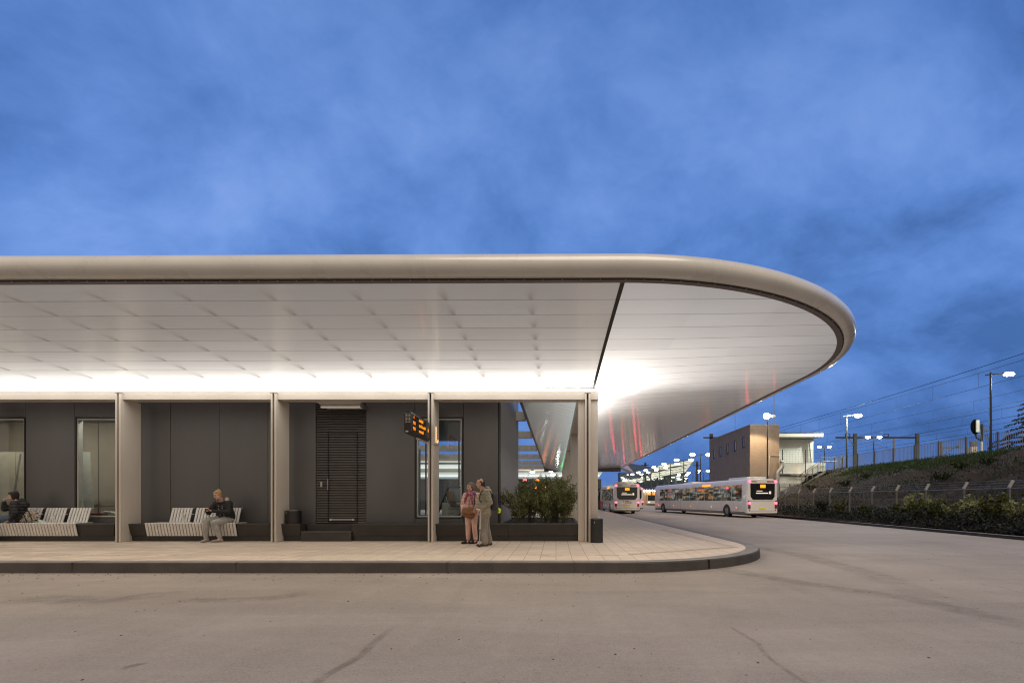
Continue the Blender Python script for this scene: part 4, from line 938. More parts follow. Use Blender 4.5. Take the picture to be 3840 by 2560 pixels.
# ---- woman on the second bench reading her phone ---------------------------
def phone_woman():
    o = thing('person', 'blonde woman in dark jacket and grey jeans reading her phone on the bench', 'person', (-9.65, 14.0, .2))
    pel = Vector((-9.60, 14.10, .83)); V = Vector
    hipL, hipR = V((-9.50,14.06,.82)), V((-9.70,14.06,.82)); knL, knR = V((-9.63,13.62,.745)), V((-9.88,13.66,.80)); anL, anR = V((-9.50,13.66,.29)), V((-9.86,13.62,.29))
    shL, shR = V((-9.47,14.02,1.285)), V((-9.83,13.99,1.275)); elL, elR = V((-9.395,13.90,1.03)), V((-9.945,13.84,1.03)); wrL, wrR = V((-9.70,13.68,1.075)), V((-9.875,13.67,1.08))
    hd = V((-9.705,13.88,1.525)); HR = frame(-.40, .38, .03)
    q = MB(); ft = head_into(q, hd, HR, 1.05)
    q.cap(V((-9.645,14.02,1.30)), V((-9.69,13.93,1.45)), .056, .052); q.cap(V((-9.64,14.04,1.22)), pel, .125, .135); q.cap(V((-9.77,14.0,1.275)), V((-9.52,14.01,1.28)), .058)
    for h, kn, an, sh_, el, wr in ((hipL,knL,anL,shL,elL,wrL),(hipR,knR,anR,shR,elR,wrR)):
        shell(q, [(h,.092), (kn,.060), (an,.042)]); q.cap(an, an + V((-.01,-.04,-.03)), .034, .03); shell(q, [(sh_,.055), (el,.042), (wr,.029)])
    hand_into(q, wrL, V((-.75,-.35,.15)), V((-.3,.2,1)), .95, .9, 1); hand_into(q, wrR, V((.5,-.55,.1)), V((.3,.3,1)), .95, .8, -1)
    grown('body', q, [m_skin2, m_eye, m_lip, m_brow], o, .0085, 3, .5, painter(ft))
    j = MB(); j.cap(V((-9.76,14.0,1.265)), V((-9.53,14.015,1.27)), .105); j.cap(V((-9.68,14.03,1.20)), V((-9.66,14.06,.90)), .158, .180); j.cap(V((-9.58,14.04,1.20)), V((-9.54,14.08,.90)), .155, .180)
    for sh_, el, wr in ((shL,elL,wrL),(shR,elR,wrR)): shell(j, [(sh_,.090), (el,.075), (wr,.050)])
    grown('jacket', j, cloth_mat('black_jacket', (.018,.017,.015), .7), o, .012, 2)
    hq = MB(); hq.cap(V((-9.58,14.08,1.41)), V((-9.56,14.03,1.33)), .06, .065); hq.cap(V((-9.62,14.10,1.37)), V((-9.72,14.07,1.33)), .05)
    grown('hood_lining', hq, M('cream_fleece', (.52,.42,.33), .9, bump=.8, bscale=60), o, .01, 2)
    tq = MB(); tq.cap(hipL, hipR, .125)
    for h, kn, an in ((hipL,knL,anL),(hipR,knR,anR)): shell(tq, [(h,.130), (h.lerp(kn,.6),.112), (kn,.090), (kn.lerp(an,.35),.082), (an + V((0,0,.05)),.060)])
    grown('jeans', tq, cloth_mat('grey_jeans', (.40,.38,.345), .5), o, .011, 3)
    for an, d in ((anL, V((-.22,-.14,0))), (anR, V((-.05,-.25,0)))):
        sq = MB(); f_ = an + V((.02,.05,0)); f_.z = .2; shoe(sq, f_, f_ + d, 1.02); s_ = grown('shoe', sq, M('grey_canvas', (.33,.30,.26), .7, var=.2, scale=20), o, .008, 2); flat_bottom(s_, .201)
    h = MB(); hair_cap(h, hd, HR, 1.05, [((0,.034,.058),(0,.034,.050),.092,.090), ((0,.045,.04),(0,.05,-.03),.078,.055), ((0,-.005,.072),(0,.04,.062),.064,.07), ((-.066,.0,.04),(-.064,.03,-.03),.034,.026), ((.066,.0,.04),(.064,.03,-.03),.034,.026), ((-.04,-.045,.085),(.04,-.045,.085),.028,.028), ((.0,.075,.11),(.02,.06,.13),.036,.03)])
    grown('hair', h, hair_mat('blonde_hair', (.42,.26,.12)), o, .008, 2)
    s_ = MB(); N_ = 10
    for i in range(N_):
        a0, a1 = 2*PI*i/N_, 2*PI*(i+1)/N_
        s_.cap(V((-9.675+.085*math.cos(a0), 13.955+.085*math.sin(a0), 1.375+.03*math.sin(a0))), V((-9.675+.085*math.cos(a1), 13.955+.085*math.sin(a1), 1.375+.03*math.sin(a1))), .034)
    grown('scarf', s_, plaid_mat('checked_scarf', (.03,.025,.025), (.40,.30,.24), (.25,.06,.10)), o, .009, 2)
    k = MB()
    for p in ((-9.66,13.845,1.21),(-9.565,13.85,1.20),(-9.66,13.845,1.13),(-9.565,13.855,1.145),(-9.64,13.875,.96),(-9.53,13.88,.965)): k.ball(p, (.013,.008,.013), 8, 5)
    k.build('buttons', m_steel, o)
    f_ = thing('phone', 'small dark phone held by the blonde woman', 'phone', (-9.80,13.60,1.10))
    k = MB(); k.obox((-9.80,13.595,1.105), (.075,.012,.145), (1.05,0,.2)); k.build('case', m_black, f_, bevel=.004)
    k = MB(); k.obox((-9.80,13.603,1.111), (.066,.002,.130), (1.05,0,.2)); k.build('screen', E('phone_screen', (.7,.8,1), .25), f_)
phone_woman()

# ---- woman smoking at the picture edge ---------------------------------------
def smoking_woman():
    V = Vector; o = thing('person', 'dark haired woman in black hooded jacket smoking on the bench', 'person', (-15.7, 14.0, .2))
    pel = V((-15.62,14.12,.84)); hipL, hipR = V((-15.70,13.99,.83)), V((-15.70,14.20,.83)); knL, knR = V((-16.16,13.86,.86)), V((-16.17,14.10,.86)); anL, anR = V((-16.03,13.72,.30)), V((-16.20,13.85,.30))
    shL, shR = V((-15.60,13.92,1.28)), V((-15.72,14.22,1.28)); elL, elR = V((-15.48,13.86,1.03)), V((-15.98,14.02,1.13)); wrL, wrR = V((-15.64,13.86,.80)), V((-15.93,13.96,1.32))
    hd = V((-15.765,14.04,1.50)); HR = frame(-.98, .10, 0)
    q = MB(); ft = head_into(q, hd, HR, 1.05)
    q.cap(V((-15.66,14.06,1.30)), V((-15.73,14.05,1.42)), .055, .05); q.cap(V((-15.65,14.06,1.22)), pel, .125, .13); q.cap(V((-15.62,13.97,1.28)), V((-15.70,14.17,1.28)), .058)
    for h, kn, an, sh_, el, wr in ((hipL,knL,anL,shL,elL,wrL),(hipR,knR,anR,shR,elR,wrR)):
        shell(q, [(h,.09), (kn,.058), (an,.04)]); q.cap(an, an + V((-.05,-.0,-.03)), .034, .028); shell(q, [(sh_,.052), (el,.04), (wr,.028)])
    hand_into(q, wrL, V((-.6,-.25,-.2)), V((0,0,-1)), .92, .35, 1); hand_into(q, wrR, V((.35,.1,.9)), V((.8,.1,0)), .92, .9, -1)
    grown('body', q, [m_skin2, m_eye, m_lip, m_brow], o, .0085, 3, .5, painter(ft))
    j = MB(); j.cap(V((-15.63,13.98,1.265)), V((-15.70,14.16,1.265)), .105); j.cap(V((-15.62,14.05,1.22)), V((-15.60,14.08,.90)), .165, .185); j.cap(V((-15.70,14.06,1.18)), V((-15.70,14.08,.92)), .15, .165); j.cap(V((-15.55,14.08,1.36)), V((-15.49,14.10,1.24)), .085, .11)
    for sh_, el, wr in ((shL,elL,wrL),(shR,elR,wrR)): shell(j, [(sh_,.092), (el,.080), (wr,.048)])
    grown('jacket', j, cloth_mat('black_puffer', (.010,.009,.009), .9, quilt=True, rough=.6), o, .012, 2)
    tq = MB(); tq.cap(hipL, hipR, .12)
    for h, kn, an in ((hipL,knL,anL),(hipR,knR,anR)): shell(tq, [(h,.122), (kn,.088), (an + V((0,0,.06)),.062)])
    grown('jeans', tq, cloth_mat('blue_jeans', (.075,.115,.165), .5), o, .011, 3)
    for an in (anL, anR):
        sq = MB(); f_ = an + V((.05,0,0)); f_.z = .2; shoe(sq, f_, f_ + V((-.26,-.05,0)), .98); s_ = grown('shoe', sq, M('black_boot', (.012,.011,.011), .45), o, .008, 2); flat_bottom(s_, .201)
    h = MB(); hair_cap(h, hd, HR, 1.05, [((0,.034,.058),(0,.034,.050),.092,.090), ((0,.045,.03),(0,.055,-.10),.085,.055), ((0,-.005,.070),(0,.04,.062),.066,.074), ((-.066,.0,.03),(-.070,.02,-.10),.036,.026), ((.066,.0,.03),(.070,.02,-.09),.036,.026), ((-.05,-.05,.075),(.05,-.05,.075),.030,.030)])
    grown('hair', h, hair_mat('near_black_hair', (.010,.008,.007)), o, .008, 2)
    c = thing('cigarette', 'thin white cigarette at the smoking woman\'s lips', 'cigarette', (-15.88,13.98,1.44)); k = MB(); k.tube((-15.865,14.0,1.445), (-15.945,13.955,1.405), .005, n=6); k.build('paper', m_white, c)
    k = MB(); k.ball((-15.945,13.955,1.405), .0062, 6, 4); k.build('ember', E('ember', (1,.25,.05), 2), c)
smoking_woman()
zb = thing('zebra_bag', 'zebra striped cloth bag resting on the bench beside the smoking woman', 'bag', (-15.32, 14.06, .73))
q = MB(); q.cap((-15.50,14.06,.80), (-15.20,14.08,.82), .085); q.cap((-15.44,14.07,.92), (-15.20,14.09,.98), .08, .075); q.cap((-15.38,14.08,1.0), (-15.22,14.09,1.03), .06); q.cap((-15.20,14.08,.84), (-15.12,14.10,.92), .08, .05)
o = grown('pouch', q, zebra_mat(), zb, .014, 3); flat_bottom(o, .729)
q = MB(); q.path([(-15.42,13.99,1.02), (-15.36,13.975,.90), (-15.28,13.965,.76)], .012, n=6); q.path([(-15.27,13.99,1.07), (-15.20,13.985,.93), (-15.14,13.98,.78)], .012, n=6); q.build('strap', m_black, zb)
q = MB(); q.add([P(144,1946,14.02), P(172,1952,13.98), P(170,1958,13.98), P(146,1958,13.98), P(150,1950,14.12), P(166,1953,14.12)], [(0,1,2,3),(0,4,5,1),(3,2,5,4)]); tag(q.build('crumpled_paper', m_white), 'crumpled white paper left on the bench near the zebra bag', 'paper')

# ------------------------------------------------------------------ rear canopies of the station, seen through the gaps
def rear_canopy(name_label, xa, xb, Y0, cols, loc, em=.8):
    o = thing('rear_canopy', name_label, 'canopy', loc)
    q = MB()
    for k in range(8):
        a, b = k/8, (k+1)/8
        q.quad((xa, Y0+5*a, EYE+3.45-.4*a), (xb, Y0+5*a, EYE+3.45-.4*a), (xb, Y0+5*b, EYE+3.45-.4*b), (xa, Y0+5*b, EYE+3.45-.4*b))
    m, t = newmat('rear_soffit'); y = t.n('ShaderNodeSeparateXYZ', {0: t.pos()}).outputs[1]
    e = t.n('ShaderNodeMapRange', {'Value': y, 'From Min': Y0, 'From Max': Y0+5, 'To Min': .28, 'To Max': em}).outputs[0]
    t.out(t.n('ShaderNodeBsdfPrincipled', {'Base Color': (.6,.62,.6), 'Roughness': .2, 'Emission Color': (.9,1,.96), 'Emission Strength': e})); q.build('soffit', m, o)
    q = MB(); q.tube((xa, Y0-.1, EYE+3.58), (xb, Y0-.1, EYE+3.58), .17, n=12); q.build('edge_tube', m_tube, o, smooth=40)
    q = MB(); q.box(xa, xb, Y0, Y0+5.4, EYE+3.66, EYE+3.74); q.build('roof', m_roofing, o)
    q = MB(); q.box(xa, xb, Y0+5.0, Y0+5.35, EYE+2.83, EYE+3.07); q.build('beam', m_beam, o)
    for x in cols:
        q = MB(); q.box(x, x+.16, Y0+5.0, Y0+5.5, .1, EYE+2.83); q.build('column', m_col, o)
    return o
rear_canopy('white rear canopy seen through the window beside the departure display', -32, -5.2, 42.5, (-27,-22.5,-18,-13.6,-9.6,-6.2), (-18,45,.1))
rc = rear_canopy('white rear canopy glimpsed above the shrubs beyond the court', -34, 5.8, 60, (-22,-17.5,-13,-8.5,-4.1,.4,4.6), (-14,62,.1), 1.0)
q = MB(); q.box(-30, 6.2, 66.2, 66.6, .05, 4.2); tag(q.build('rear_building', M('rear_glass_wall', (.05,.06,.075), .25, coat=.3)), 'dark glazed building behind the rear canopy columns', 'building')
for i, (px, py) in enumerate(((1996,1769),(2068,1768),(2075,1778))):
    p = P(px, py, 58.5); o = thing('ceiling_lamp', ('round white lamp under the rear canopy nearest the side wall', 'round white lamp under the rear canopy left of the columns', 'lower round white lamp under the rear canopy by the columns')[i], 'lamp', p, 'round lamps under the rear canopy')
    q = MB(); q.ball(p, (.30,.30,.07)); q.build('glow', m_lampfar, o); q = MB(); q.box(p.x-.2,p.x+.2,p.y-.2,p.y+.2,p.z+.06,p.z+.40); q.build('mount', m_galv, o)
for i, (px, py, m, w, lab) in enumerate(((2009,1827,m_orangeglow,.22,'amber sign glowing behind the middle shrub'),(2041,1827,m_orangeglow,.40,'wide amber sign glowing behind the shrubs'),(2088,1818,m_green,.26,'small green traffic signal glowing above the shrubs'),(2017,1800,m_orangeglow,.5,'amber display under the rear canopy'),(1968,1799,E('pink_glow',(1,.25,.25),2.5),.45,'pink lit panel under the rear canopy by the side wall'))):
    p = P(px, py, 57.5); o = thing('lit_sign', lab, 'sign', (p.x, p.y, .05)); q = MB(); q.box(p.x-w*.5,p.x+w*.5,p.y-.05,p.y,p.z-.13,p.z+.13); q.build('lit_face', m, o)
    q = MB(); q.box(p.x-w*.6,p.x+w*.6,p.y+.001,p.y+.15,p.z-.18,p.z+.18); q.box(p.x-.05,p.x+.05,p.y+.02,p.y+.12,.05,p.z-.18); q.build('post', m_darkmetal, o)

# ------------------------------------------------------------------ buses
m_mark = E('amber_marker', (1,.2,.01), 5); m_sdisp = E('side_display_amber', (1,.17,.003), 3.4)
def make_bus(L, label, livery=True, at=(0,0,0)):
    "bus standing with its rear at y=0, front at y=L"
    W, H = 2.55, 3.05; o = thing('city_bus', label, 'bus', (0,0,0), 'city buses at the station')
    sec = [(-1.275,.38),(-1.275,1.25),(-1.265,1.30),(-1.235,2.62),(-1.12,2.88),(-.95,2.97),(.95,2.97),(1.12,2.88),(1.235,2.62),(1.265,1.30),(1.275,1.25),(1.275,.38)]
    ys = [(0.0,.94,.03),(.10,.985,.012),(.25,1,0),(L-.5,1,0),(L-.15,.97,0),(L,.90,.02)]
    q = MB(); n = len(sec); vs = []; fs = []
    for y, s_, dz in ys: vs += [(x*s_, y, .38+(z-.38)*(1-dz)) for x, z in sec]
    for i in range(len(ys)-1):
        for j in range(n): fs.append((i*n+j, i*n+(j+1)%n, (i+1)*n+(j+1)%n, (i+1)*n+j))
    fs.append(tuple(range(n))); fs.append(tuple(range((len(ys)-1)*n, len(ys)*n))[::-1]); q.add(vs, fs)
    body = q.build('body', m_buswhite, o, smooth=35)
    q = MB(); q.box(-1.2, 1.2, .15, L-.2, .26, .385); q.build('underframe', m_busgrey, o)
    for s_ in (-1, 1):
        n_w = int((L-1.2)/1.55)
        for k in range(n_w):
            y0 = .75 + k*1.55; q = MB(); door_ = s_ > 0 and k in (n_w-1, n_w-4)
            zb = .48 if door_ else 1.32
            pts = [(s_*1.279 if zb < 1 else s_*1.269, y0, zb), (s_*1.279 if zb < 1 else s_*1.269, y0+1.47, zb), (s_*1.243, y0+1.47, 2.52), (s_*1.243, y0, 2.52)]
            q.prism(pts, (s_*.010,0,0)); w = q.build('door' if door_ else 'side_window', m_glowglass, o)
            if door_: q2 = MB(); q2.box(s_*1.29, s_*1.296, y0+.70, y0+.76, .5, 2.5); q2.build('door_seam', m_busgrey, w)
        if livery: q = MB(); q.box(min(s_*1.277,s_*1.281), max(s_*1.277,s_*1.281), L*.72, L-.55, .42, 1.22) if s_ < 0 else q.box(1.277,1.281,L*.45,L*.55,.95,1.2)
        if livery: q.build('red_panel', m_busred, o)
        q = MB(); q.box(min(s_*1.268,s_*1.276), max(s_*1.268,s_*1.276), L*.30, L*.30+1.5, 2.54, 2.68); q.build('side_display', m_sdisp, o)
    q = MB(); q.prism([(-.98,-.004,1.62), (-.80,-.004,1.40), (.80,-.004,1.40), (.98,-.004,1.62), (1.0,-.004,2.60), (-1.0,-.004,2.60)], (0,-.014,0)); rw = q.build('rear_window', m_busglass, o)
    q = MB(); q.box(-.20, .22, -.030, -.019, 2.28, 2.52); q.build('rear_display', E('bus_display', (1,.28,.01), 1.8), rw)
    q = MB(); q.box(-.50, -.02, -.024, -.019, 2.02, 2.07); q.box(-.55, .45, -.024, -.019, 1.84, 1.92); q.box(.52, .68, -.024, -.019, 1.82, 2.02); q.build('cabin_glow', E('cabin_glow', (1,.9,.75), .55), rw)
    q = MB(); q.box(-1.14, 1.14, -.012, .02, 2.64, 2.86); q.build('rear_roof_band', m_buswhite, o)
    q = MB(); q.box(.35, .98, -.022, -.013, 2.71, 2.80); q.box(-.95, -.50, -.022, -.013, 2.72, 2.79); q.build('roof_lettering', M('small_red_text', (.30,.05,.06), .5), o)
    for s_ in (-1, 1):
        q = MB(); q.prism([(s_*1.17,-.004,.72), (s_*.99,-.004,.72), (s_*1.02,-.004,1.30), (s_*1.17,-.004,1.34)], (0,-.02,0)); tl = q.build('tail_light', m_black, o)
        q = MB(); q.ball((s_*1.085,-.035,1.13), (.095,.02,.11), 12, 8); q.build('lit_lens', m_tail, tl)
        q = MB(); q.ball((s_*1.085,-.03,.93), (.055,.012,.055), 10, 6); q.ball((s_*1.085,-.03,.80), (.055,.012,.055), 10, 6); q.build('lens', m_red, tl)
        q = MB(); q.ball((s_*1.06,-.02,2.75), (.12,.02,.10), 10, 6); q.build('top_light', m_tail, o)
        q = MB(); q.ball((s_*1.06,-.015,.60), (.05,.012,.05), 10, 6); q.build('reflector', m_red, o)
        q = MB(); q.box(s_*.75-.14, s_*.75+.14, L-.02, L+.03, .72, .86); q.build('headlight', E('headlight', (1,.97,.9), 4), o)
        q = MB(); q.bar((s_*1.1,L-.05,2.5), (s_*1.42,L+.22,2.35), .05); q.box(s_*1.46-.07, s_*1.46+.07, L+.18, L+.26, 1.92, 2.34); q.build('mirror', m_busgrey, o)
        for k in range(4): q = MB(); yk = 3.9+k*(L-7.2)/3; q.box(min(s_*1.276,s_*1.280), max(s_*1.276,s_*1.280), yk-.008, yk+.008, .42, 1.25); q.build('panel_seam', m_busgrey, o)
        q = MB(); q.box(min(s_*1.274,s_*1.279), max(s_*1.274,s_*1.279), .3, L-.6, .40, .47); q.build('skirt', m_busgrey, o)
        for k in range(5): q = MB(); yk = 1.5+k*(L-3.0)/4; q.ball((s_*1.28, yk, .78), (.02,.06,.03), 8, 5); q.build('side_marker', m_mark, o)
        for yw in (3.0, L-2.75):
            q = MB(); q.tube((s_*1.00,yw,.49), (s_*1.27,yw,.49), .49, n=28); wh = q.build('wheel', m_tyre, o, smooth=40)
            q = MB(); q.tube((s_*1.265,yw,.49), (s_*1.283,yw,.49), .30, .24, n=20); q.build('rim', m_galv, wh, smooth=40)
            q = MB(); q.prism([(s_*1.277, yw+.62*math.cos(a), .38+.66*math.sin(a)) for a in [PI*i/10 for i in range(11)]], (s_*.004,0,0)); q.build('wheel_arch', m_black, o)
    q = MB(); q.prism([(-1.08,L+.002,1.15), (1.08,L+.002,1.15), (1.05,L-.0,2.45), (-1.05,L-.0,2.45)], (0,.02,0)); q.build('windscreen', m_busglass, o)
    q = MB(); q.box(-.9, .9, L-.02, L+.03, 2.52, 2.74); q.build('front_display', m_led, o)
    q = MB(); q.box(-.27, .27, -.022, -.003, .66, .80); q.build('licence_plate', m_plate, o)
    q = MB(); q.box(-1.0, 1.0, -.012, .02, 1.30, 1.32); q.box(-1.15, 1.15, -.008, .02, .54, .56); q.build('panel_seam', m_busgrey, o)
    q = MB(); q.box(-.8, .8, .8, 3.6, 2.95, 3.14); q.box(-.7, .7, L*.55, L*.55+2, 2.95, 3.10); q.build('roof_unit', m_buswhite, o, bevel=.05)
    if livery:
        q = MB(); put_text(q, 'Bravo', .27, (-.20,-.016,1.03), (1,0,0), (0,0,1), bold=.010); q.build('lettering', m_redtxt, o)
        q = MB(); put_text(q, 'Bravo verbindt Brabant', .085, (-.52,-.016,.865), (1,0,0), (0,0,1), bold=.002); put_text(q, '1103', .085, (-.78,-.016,.80), (1,0,0), (0,0,1), bold=.002); q.build('small_lettering', m_greytxt, o)
        q = MB(); q.prism([(-.42,-.013,1.26), (-.28,-.013,1.26), (-.35,-.013,1.16)], (0,-.003,0)); q.prism([(-.18,-.013,1.285), (.20,-.013,1.285), (.15,-.013,1.215), (-.13,-.013,1.215)], (0,-.003,0)); q.build('emblem', m_greytxt, o)
    return o
bus1 = make_bus(11.8, 'white city bus with red tail lights waiting along the pavement')
bus2 = copy_tree(bus1); bus3 = copy_tree(bus1)
bus1.location = (6.88, 46.8, 0); bus1.rotation_euler = (0,0,math.radians(1.5))
bus2.location = (9.72, 60.5, 0); bus2['label'] = 'second white bus mostly hidden behind the parked one'
bus3.location = (24.5, 126.5, 0); bus3.rotation_euler = (0,0,math.radians(172)); bus3['label'] = 'distant dark fronted bus facing the camera beside the tan wall'
bus4 = make_bus(19.5, 'long white city bus turning in front of the brick building', livery=False)
bus4.location = (15.55, 36.4, 0); bus4.rotation_euler = (0,0,math.radians(9.0))

# ------------------------------------------------------------------ embankment, retaining wall
def emb(x, y):
    s_ = min(max((x - 17.4 - .02*max(0, y-20)) / (28.6 - 17.4), 0), 1); s_ = s_*s_*(3-2*s_)*.35 + s_*.65
    return .15 + 4.35*s_ + .10*math.sin(x*1.3+y*.7)*min(1, 4*s_*(1-s_)) + .07*math.sin(x*2.9-y*1.9)*min(1, 4*s_*(1-s_))
q = MB(); xs_ = [16.9+i*.45 for i in range(28)] + [30, 34, 60, 110]; ys_ = [2+i*.9 for i in range(54)] + [50.2]
for y in ys_: q.v += [(x, y, emb(x + random.uniform(-.08,.08)*(x < 29), y) + (random.uniform(-.05,.05) if 17.6 < x < 29 else 0)) for x in xs_]
nx = len(xs_)
for j in range(len(ys_)-1):
    for i in range(nx-1): q.f.append((j*nx+i, j*nx+i+1, (j+1)*nx+i+1, (j+1)*nx+i)); q.m.append(0)
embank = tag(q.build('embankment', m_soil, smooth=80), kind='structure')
q = MB(); q.add([(26,50.2,4.5),(140,50.2,4.5),(140,260,4.5),(26,260,4.5)], [(0,1,2,3)]); q.add([(27.5,50.2,-.02),(140,50.2,-.02),(140,50.2,4.5),(27.5,50.2,4.5)], [(0,1,2,3)])
tag(q.build('track_bed', M('ballast', (.06,.055,.05), .95, var=.4, scale=8, bump=.6)), kind='structure')
q = MB(); q.box(25.6, 26.0, 60, 260, 0, 4.55); q.box(25.5, 26.1, 60, 260, 4.555, 4.70); tag(q.build('retaining_wall', M('blue_grey_concrete', (.17,.18,.22), .7, var=.12, scale=.6)), 'long blue grey retaining wall below the railway platforms', 'wall')
random.seed(5)
uc = {0: [], 1: [], 2: []}
for _ in range(16000):
    y = random.uniform(13, 50); x = random.uniform(18.6, 29.3); k = math.sin(x*1.1+y*.45)+math.sin(y*.8-x*.5)*.8+math.sin(x*2.3-y*1.2)*.5
    if random.random() > .5 + .35*k: continue
    uc[0 if k > .9 else random.choice((0,1,1,2))].append(Vector((x, y, emb(x,y) + abs(random.gauss(0,.12)))))
for k, m in ((0, m_grass), (1, m_dry), (2, m_ivy)): tag(leaves(uc[k], .085, m, 'ground_cover', None, .35, .8), kind='stuff')
pts = []; 
for _ in range(15000):
    y = random.uniform(12, 50)**1.0; x = random.uniform(18.4, 29.6); k = math.sin(x*.9+y*.35)+math.sin(y*.6-x*.4)*.8
    if random.random() > .35 + .35*k and x < 28.6: continue
    z = emb(x, y); pts.append(Vector((x, y, z + random.uniform(.0,.08))))
def blades(pts, h, m, name, parent=None):
    vs = []; fs = []
    for p in pts:
        hh = h*random.uniform(.5,1.5); a = random.random()*6.28; d = Vector((math.cos(a), math.sin(a), 0))*.02; l = Vector((random.gauss(0,.4), random.gauss(0,.4), 1))*hh; k = len(vs)
        vs += [p-d, p+d, p+l+d*.2]; fs.append((k,k+1,k+2))
    me = bpy.data.meshes.new(name); off = origin(parent); me.from_pydata([v-off for v in vs], [], fs); me.materials.append(m); return link(name, me, parent)
g1 = tag(blades(pts[::2], .17, m_grass, 'grass'), kind='stuff'); g2 = tag(blades(pts[1::2], .15, m_dry, 'dry_grass'), kind='stuff')
pts2 = []
for _ in range(9000):
    y = random.uniform(30, 46); x = random.gauss(27.6, .9)
    if x < 29.2: pts2.append(Vector((x, y, emb(x,y))))
tag(blades(pts2, .20, foliage_mat('lush_grass', (.016,.034,.008), (.045,.075,.018)), 'crest_grass'), kind='stuff')
# ivy hedge at the foot
hp = []
def kerbx(y): 
    for (x0,y0), (x1,y1) in zip(kp, kp[1:]):
        if y <= y1: return x0 + (x1-x0)*(y-y0)/(y1-y0)
    return kp[-1][0]
for _ in range(24000):
    y = 11 + 37*random.random()**1.2; x = kerbx(y) + .42 + random.random()*1.9; top = .50 + .24*math.sin(y*1.7+x) + .22*math.sin(y*4.1) + .35*(x - kerbx(y) - .4)/1.9
    z = top*random.random()**.45 if random.random() < .75 else top*random.random(); hp.append(Vector((x, y, max(.03, z))))
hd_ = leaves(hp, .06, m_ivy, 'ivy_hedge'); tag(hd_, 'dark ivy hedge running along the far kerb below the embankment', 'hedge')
LB = 'bushes at the foot of the embankment'
BU = [(3085,1905,.9,m_ivy,'small dark bush near the railing of the white house'),(3150,1898,.9,m_yel,'yellow green bush at the third concrete post'),(3245,1888,.7,m_yel,'small yellow leafed bush left of the fourth concrete post'),(3375,1893,.8,m_yel,'low yellow green bush right of the fifth concrete post'),
      (3432,1872,1.3,m_leaf,'tall green bush between the fifth and sixth concrete posts'),(3440,1905,1.0,m_yel,'bright yellow bush in front of the tall green one'),(3505,1903,1.0,m_yel,'wide yellow green bush right of the sixth concrete post'),(3580,1900,.8,m_leaf,'dull green bush left of the seventh concrete post'),
      (3660,1895,1.1,m_leaf,'leafy green bush right of the seventh concrete post'),(3735,1900,1.1,m_yel,'yellow bush left of the eighth concrete post'),(3800,1900,1.0,m_leaf,'green bush at the picture edge under the concrete fence')]
for px, py, s_, m, lab in BU:
    X0 = 18.25; Y = X0*F/(px-VX); x = X0
    shrub(x, Y, .35, .50*s_, 1.05*s_, 8, lab, LB, 1100, .06, m, name='bush', cat='bush')
UP = [(3040,1800,.9,'loose grassy bush on the slope beside the stairs'),(3170,1808,.8,'green weed clump halfway up the slope'),(3250,1790,.7,'rough tuft on the slope below the short lamp post'),(3530,1800,1.0,'broad green clump on the slope behind the fence'),(3600,1790,.9,'second green clump on the slope behind the fence'),(3700,1790,.8,'dim green clump high on the slope near the signal')]
for px, py, s_, lab in UP:
    hX = 23.5 if py > 1795 else 25.5; Y = hX*F/(px-VX)
    if Y > 49: Y = 47.5; hX = (px-VX)*Y/F
    shrub(hX, Y, emb(hX,Y), .7*s_, .55*s_, 8, lab, 'weed clumps on the slope', 800, .06, m_grass, name='weed_clump', cat='weeds')

# concrete fence with cranked posts
fx = 18.5
cf = thing('concrete_post_fence', 'wire fence on cranked concrete posts along the foot of the embankment', 'fence', (fx, 27, .2))
fy = [34.8+2.15*k for k in range(1,4)] + [34.8, 32.7, 30.5, 28.35, 26.3, 24.2, 21.95, 19.75, 17.6, 15.4]
for y in fy:
    q = MB(); zt = 1.88; q.box(fx-.045, fx+.045, y-.045, y+.045, .1, zt); q.build('post', M('old_concrete', (.10,.095,.085), .9, var=.3), cf)
    q = MB(); q.bar((fx,y,zt), (fx+.17,y,zt+.30), .085); q.build('post_arm', M('pale_concrete', (.30,.27,.235), .85, var=.15, bump=.3), cf)
q = MB()
for z in (1.86,): q.tube((fx-.07, 44, z), (fx-.07, 13, z), .018, n=6)
q.build('top_rail', m_galv, cf)
q = MB()
for k in range(3): q.tube((fx+.06+.06*k, 44, zt+.09+.11*k), (fx+.06+.06*k, 13, zt+.09+.11*k), .006, n=4)
q.build('barbed_wire', m_galv, cf)
q = MB()
for z in (.6, 1.0, 1.4): q.tube((fx-.07, 44, z), (fx-.07, 13, z), .006, n=4)
q.build('strand_wire', m_galv, cf)

# bar fence on the crest
bx = 29.5
bf_ = thing('bar_fence', 'tall steel bar fence along the crest of the railway embankment', 'fence', (bx, 38, 4.5))
py_ = [51.2] + [49.8-2.5*k for k in range(0,13)]
for a, b in zip(py_, py_[1:]):
    q = MB(); q.tube((bx,a,4.3), (bx,a,5.92), .055, n=8); q.build('post', M('weathered_post', (.085,.08,.07), .8, var=.3), bf_)
    q = MB(); q.bar((bx,a,5.82), (bx,b,5.82), .025); q.bar((bx,a,4.62), (bx,b,4.62), .025)
    k = int((a-b)/.155)
    for i in range(1, k): y = a + (b-a)*i/k; q.bar((bx,y,4.5), (bx,y,5.86), .022)
    q.build('bar_panel', m_galv, bf_)
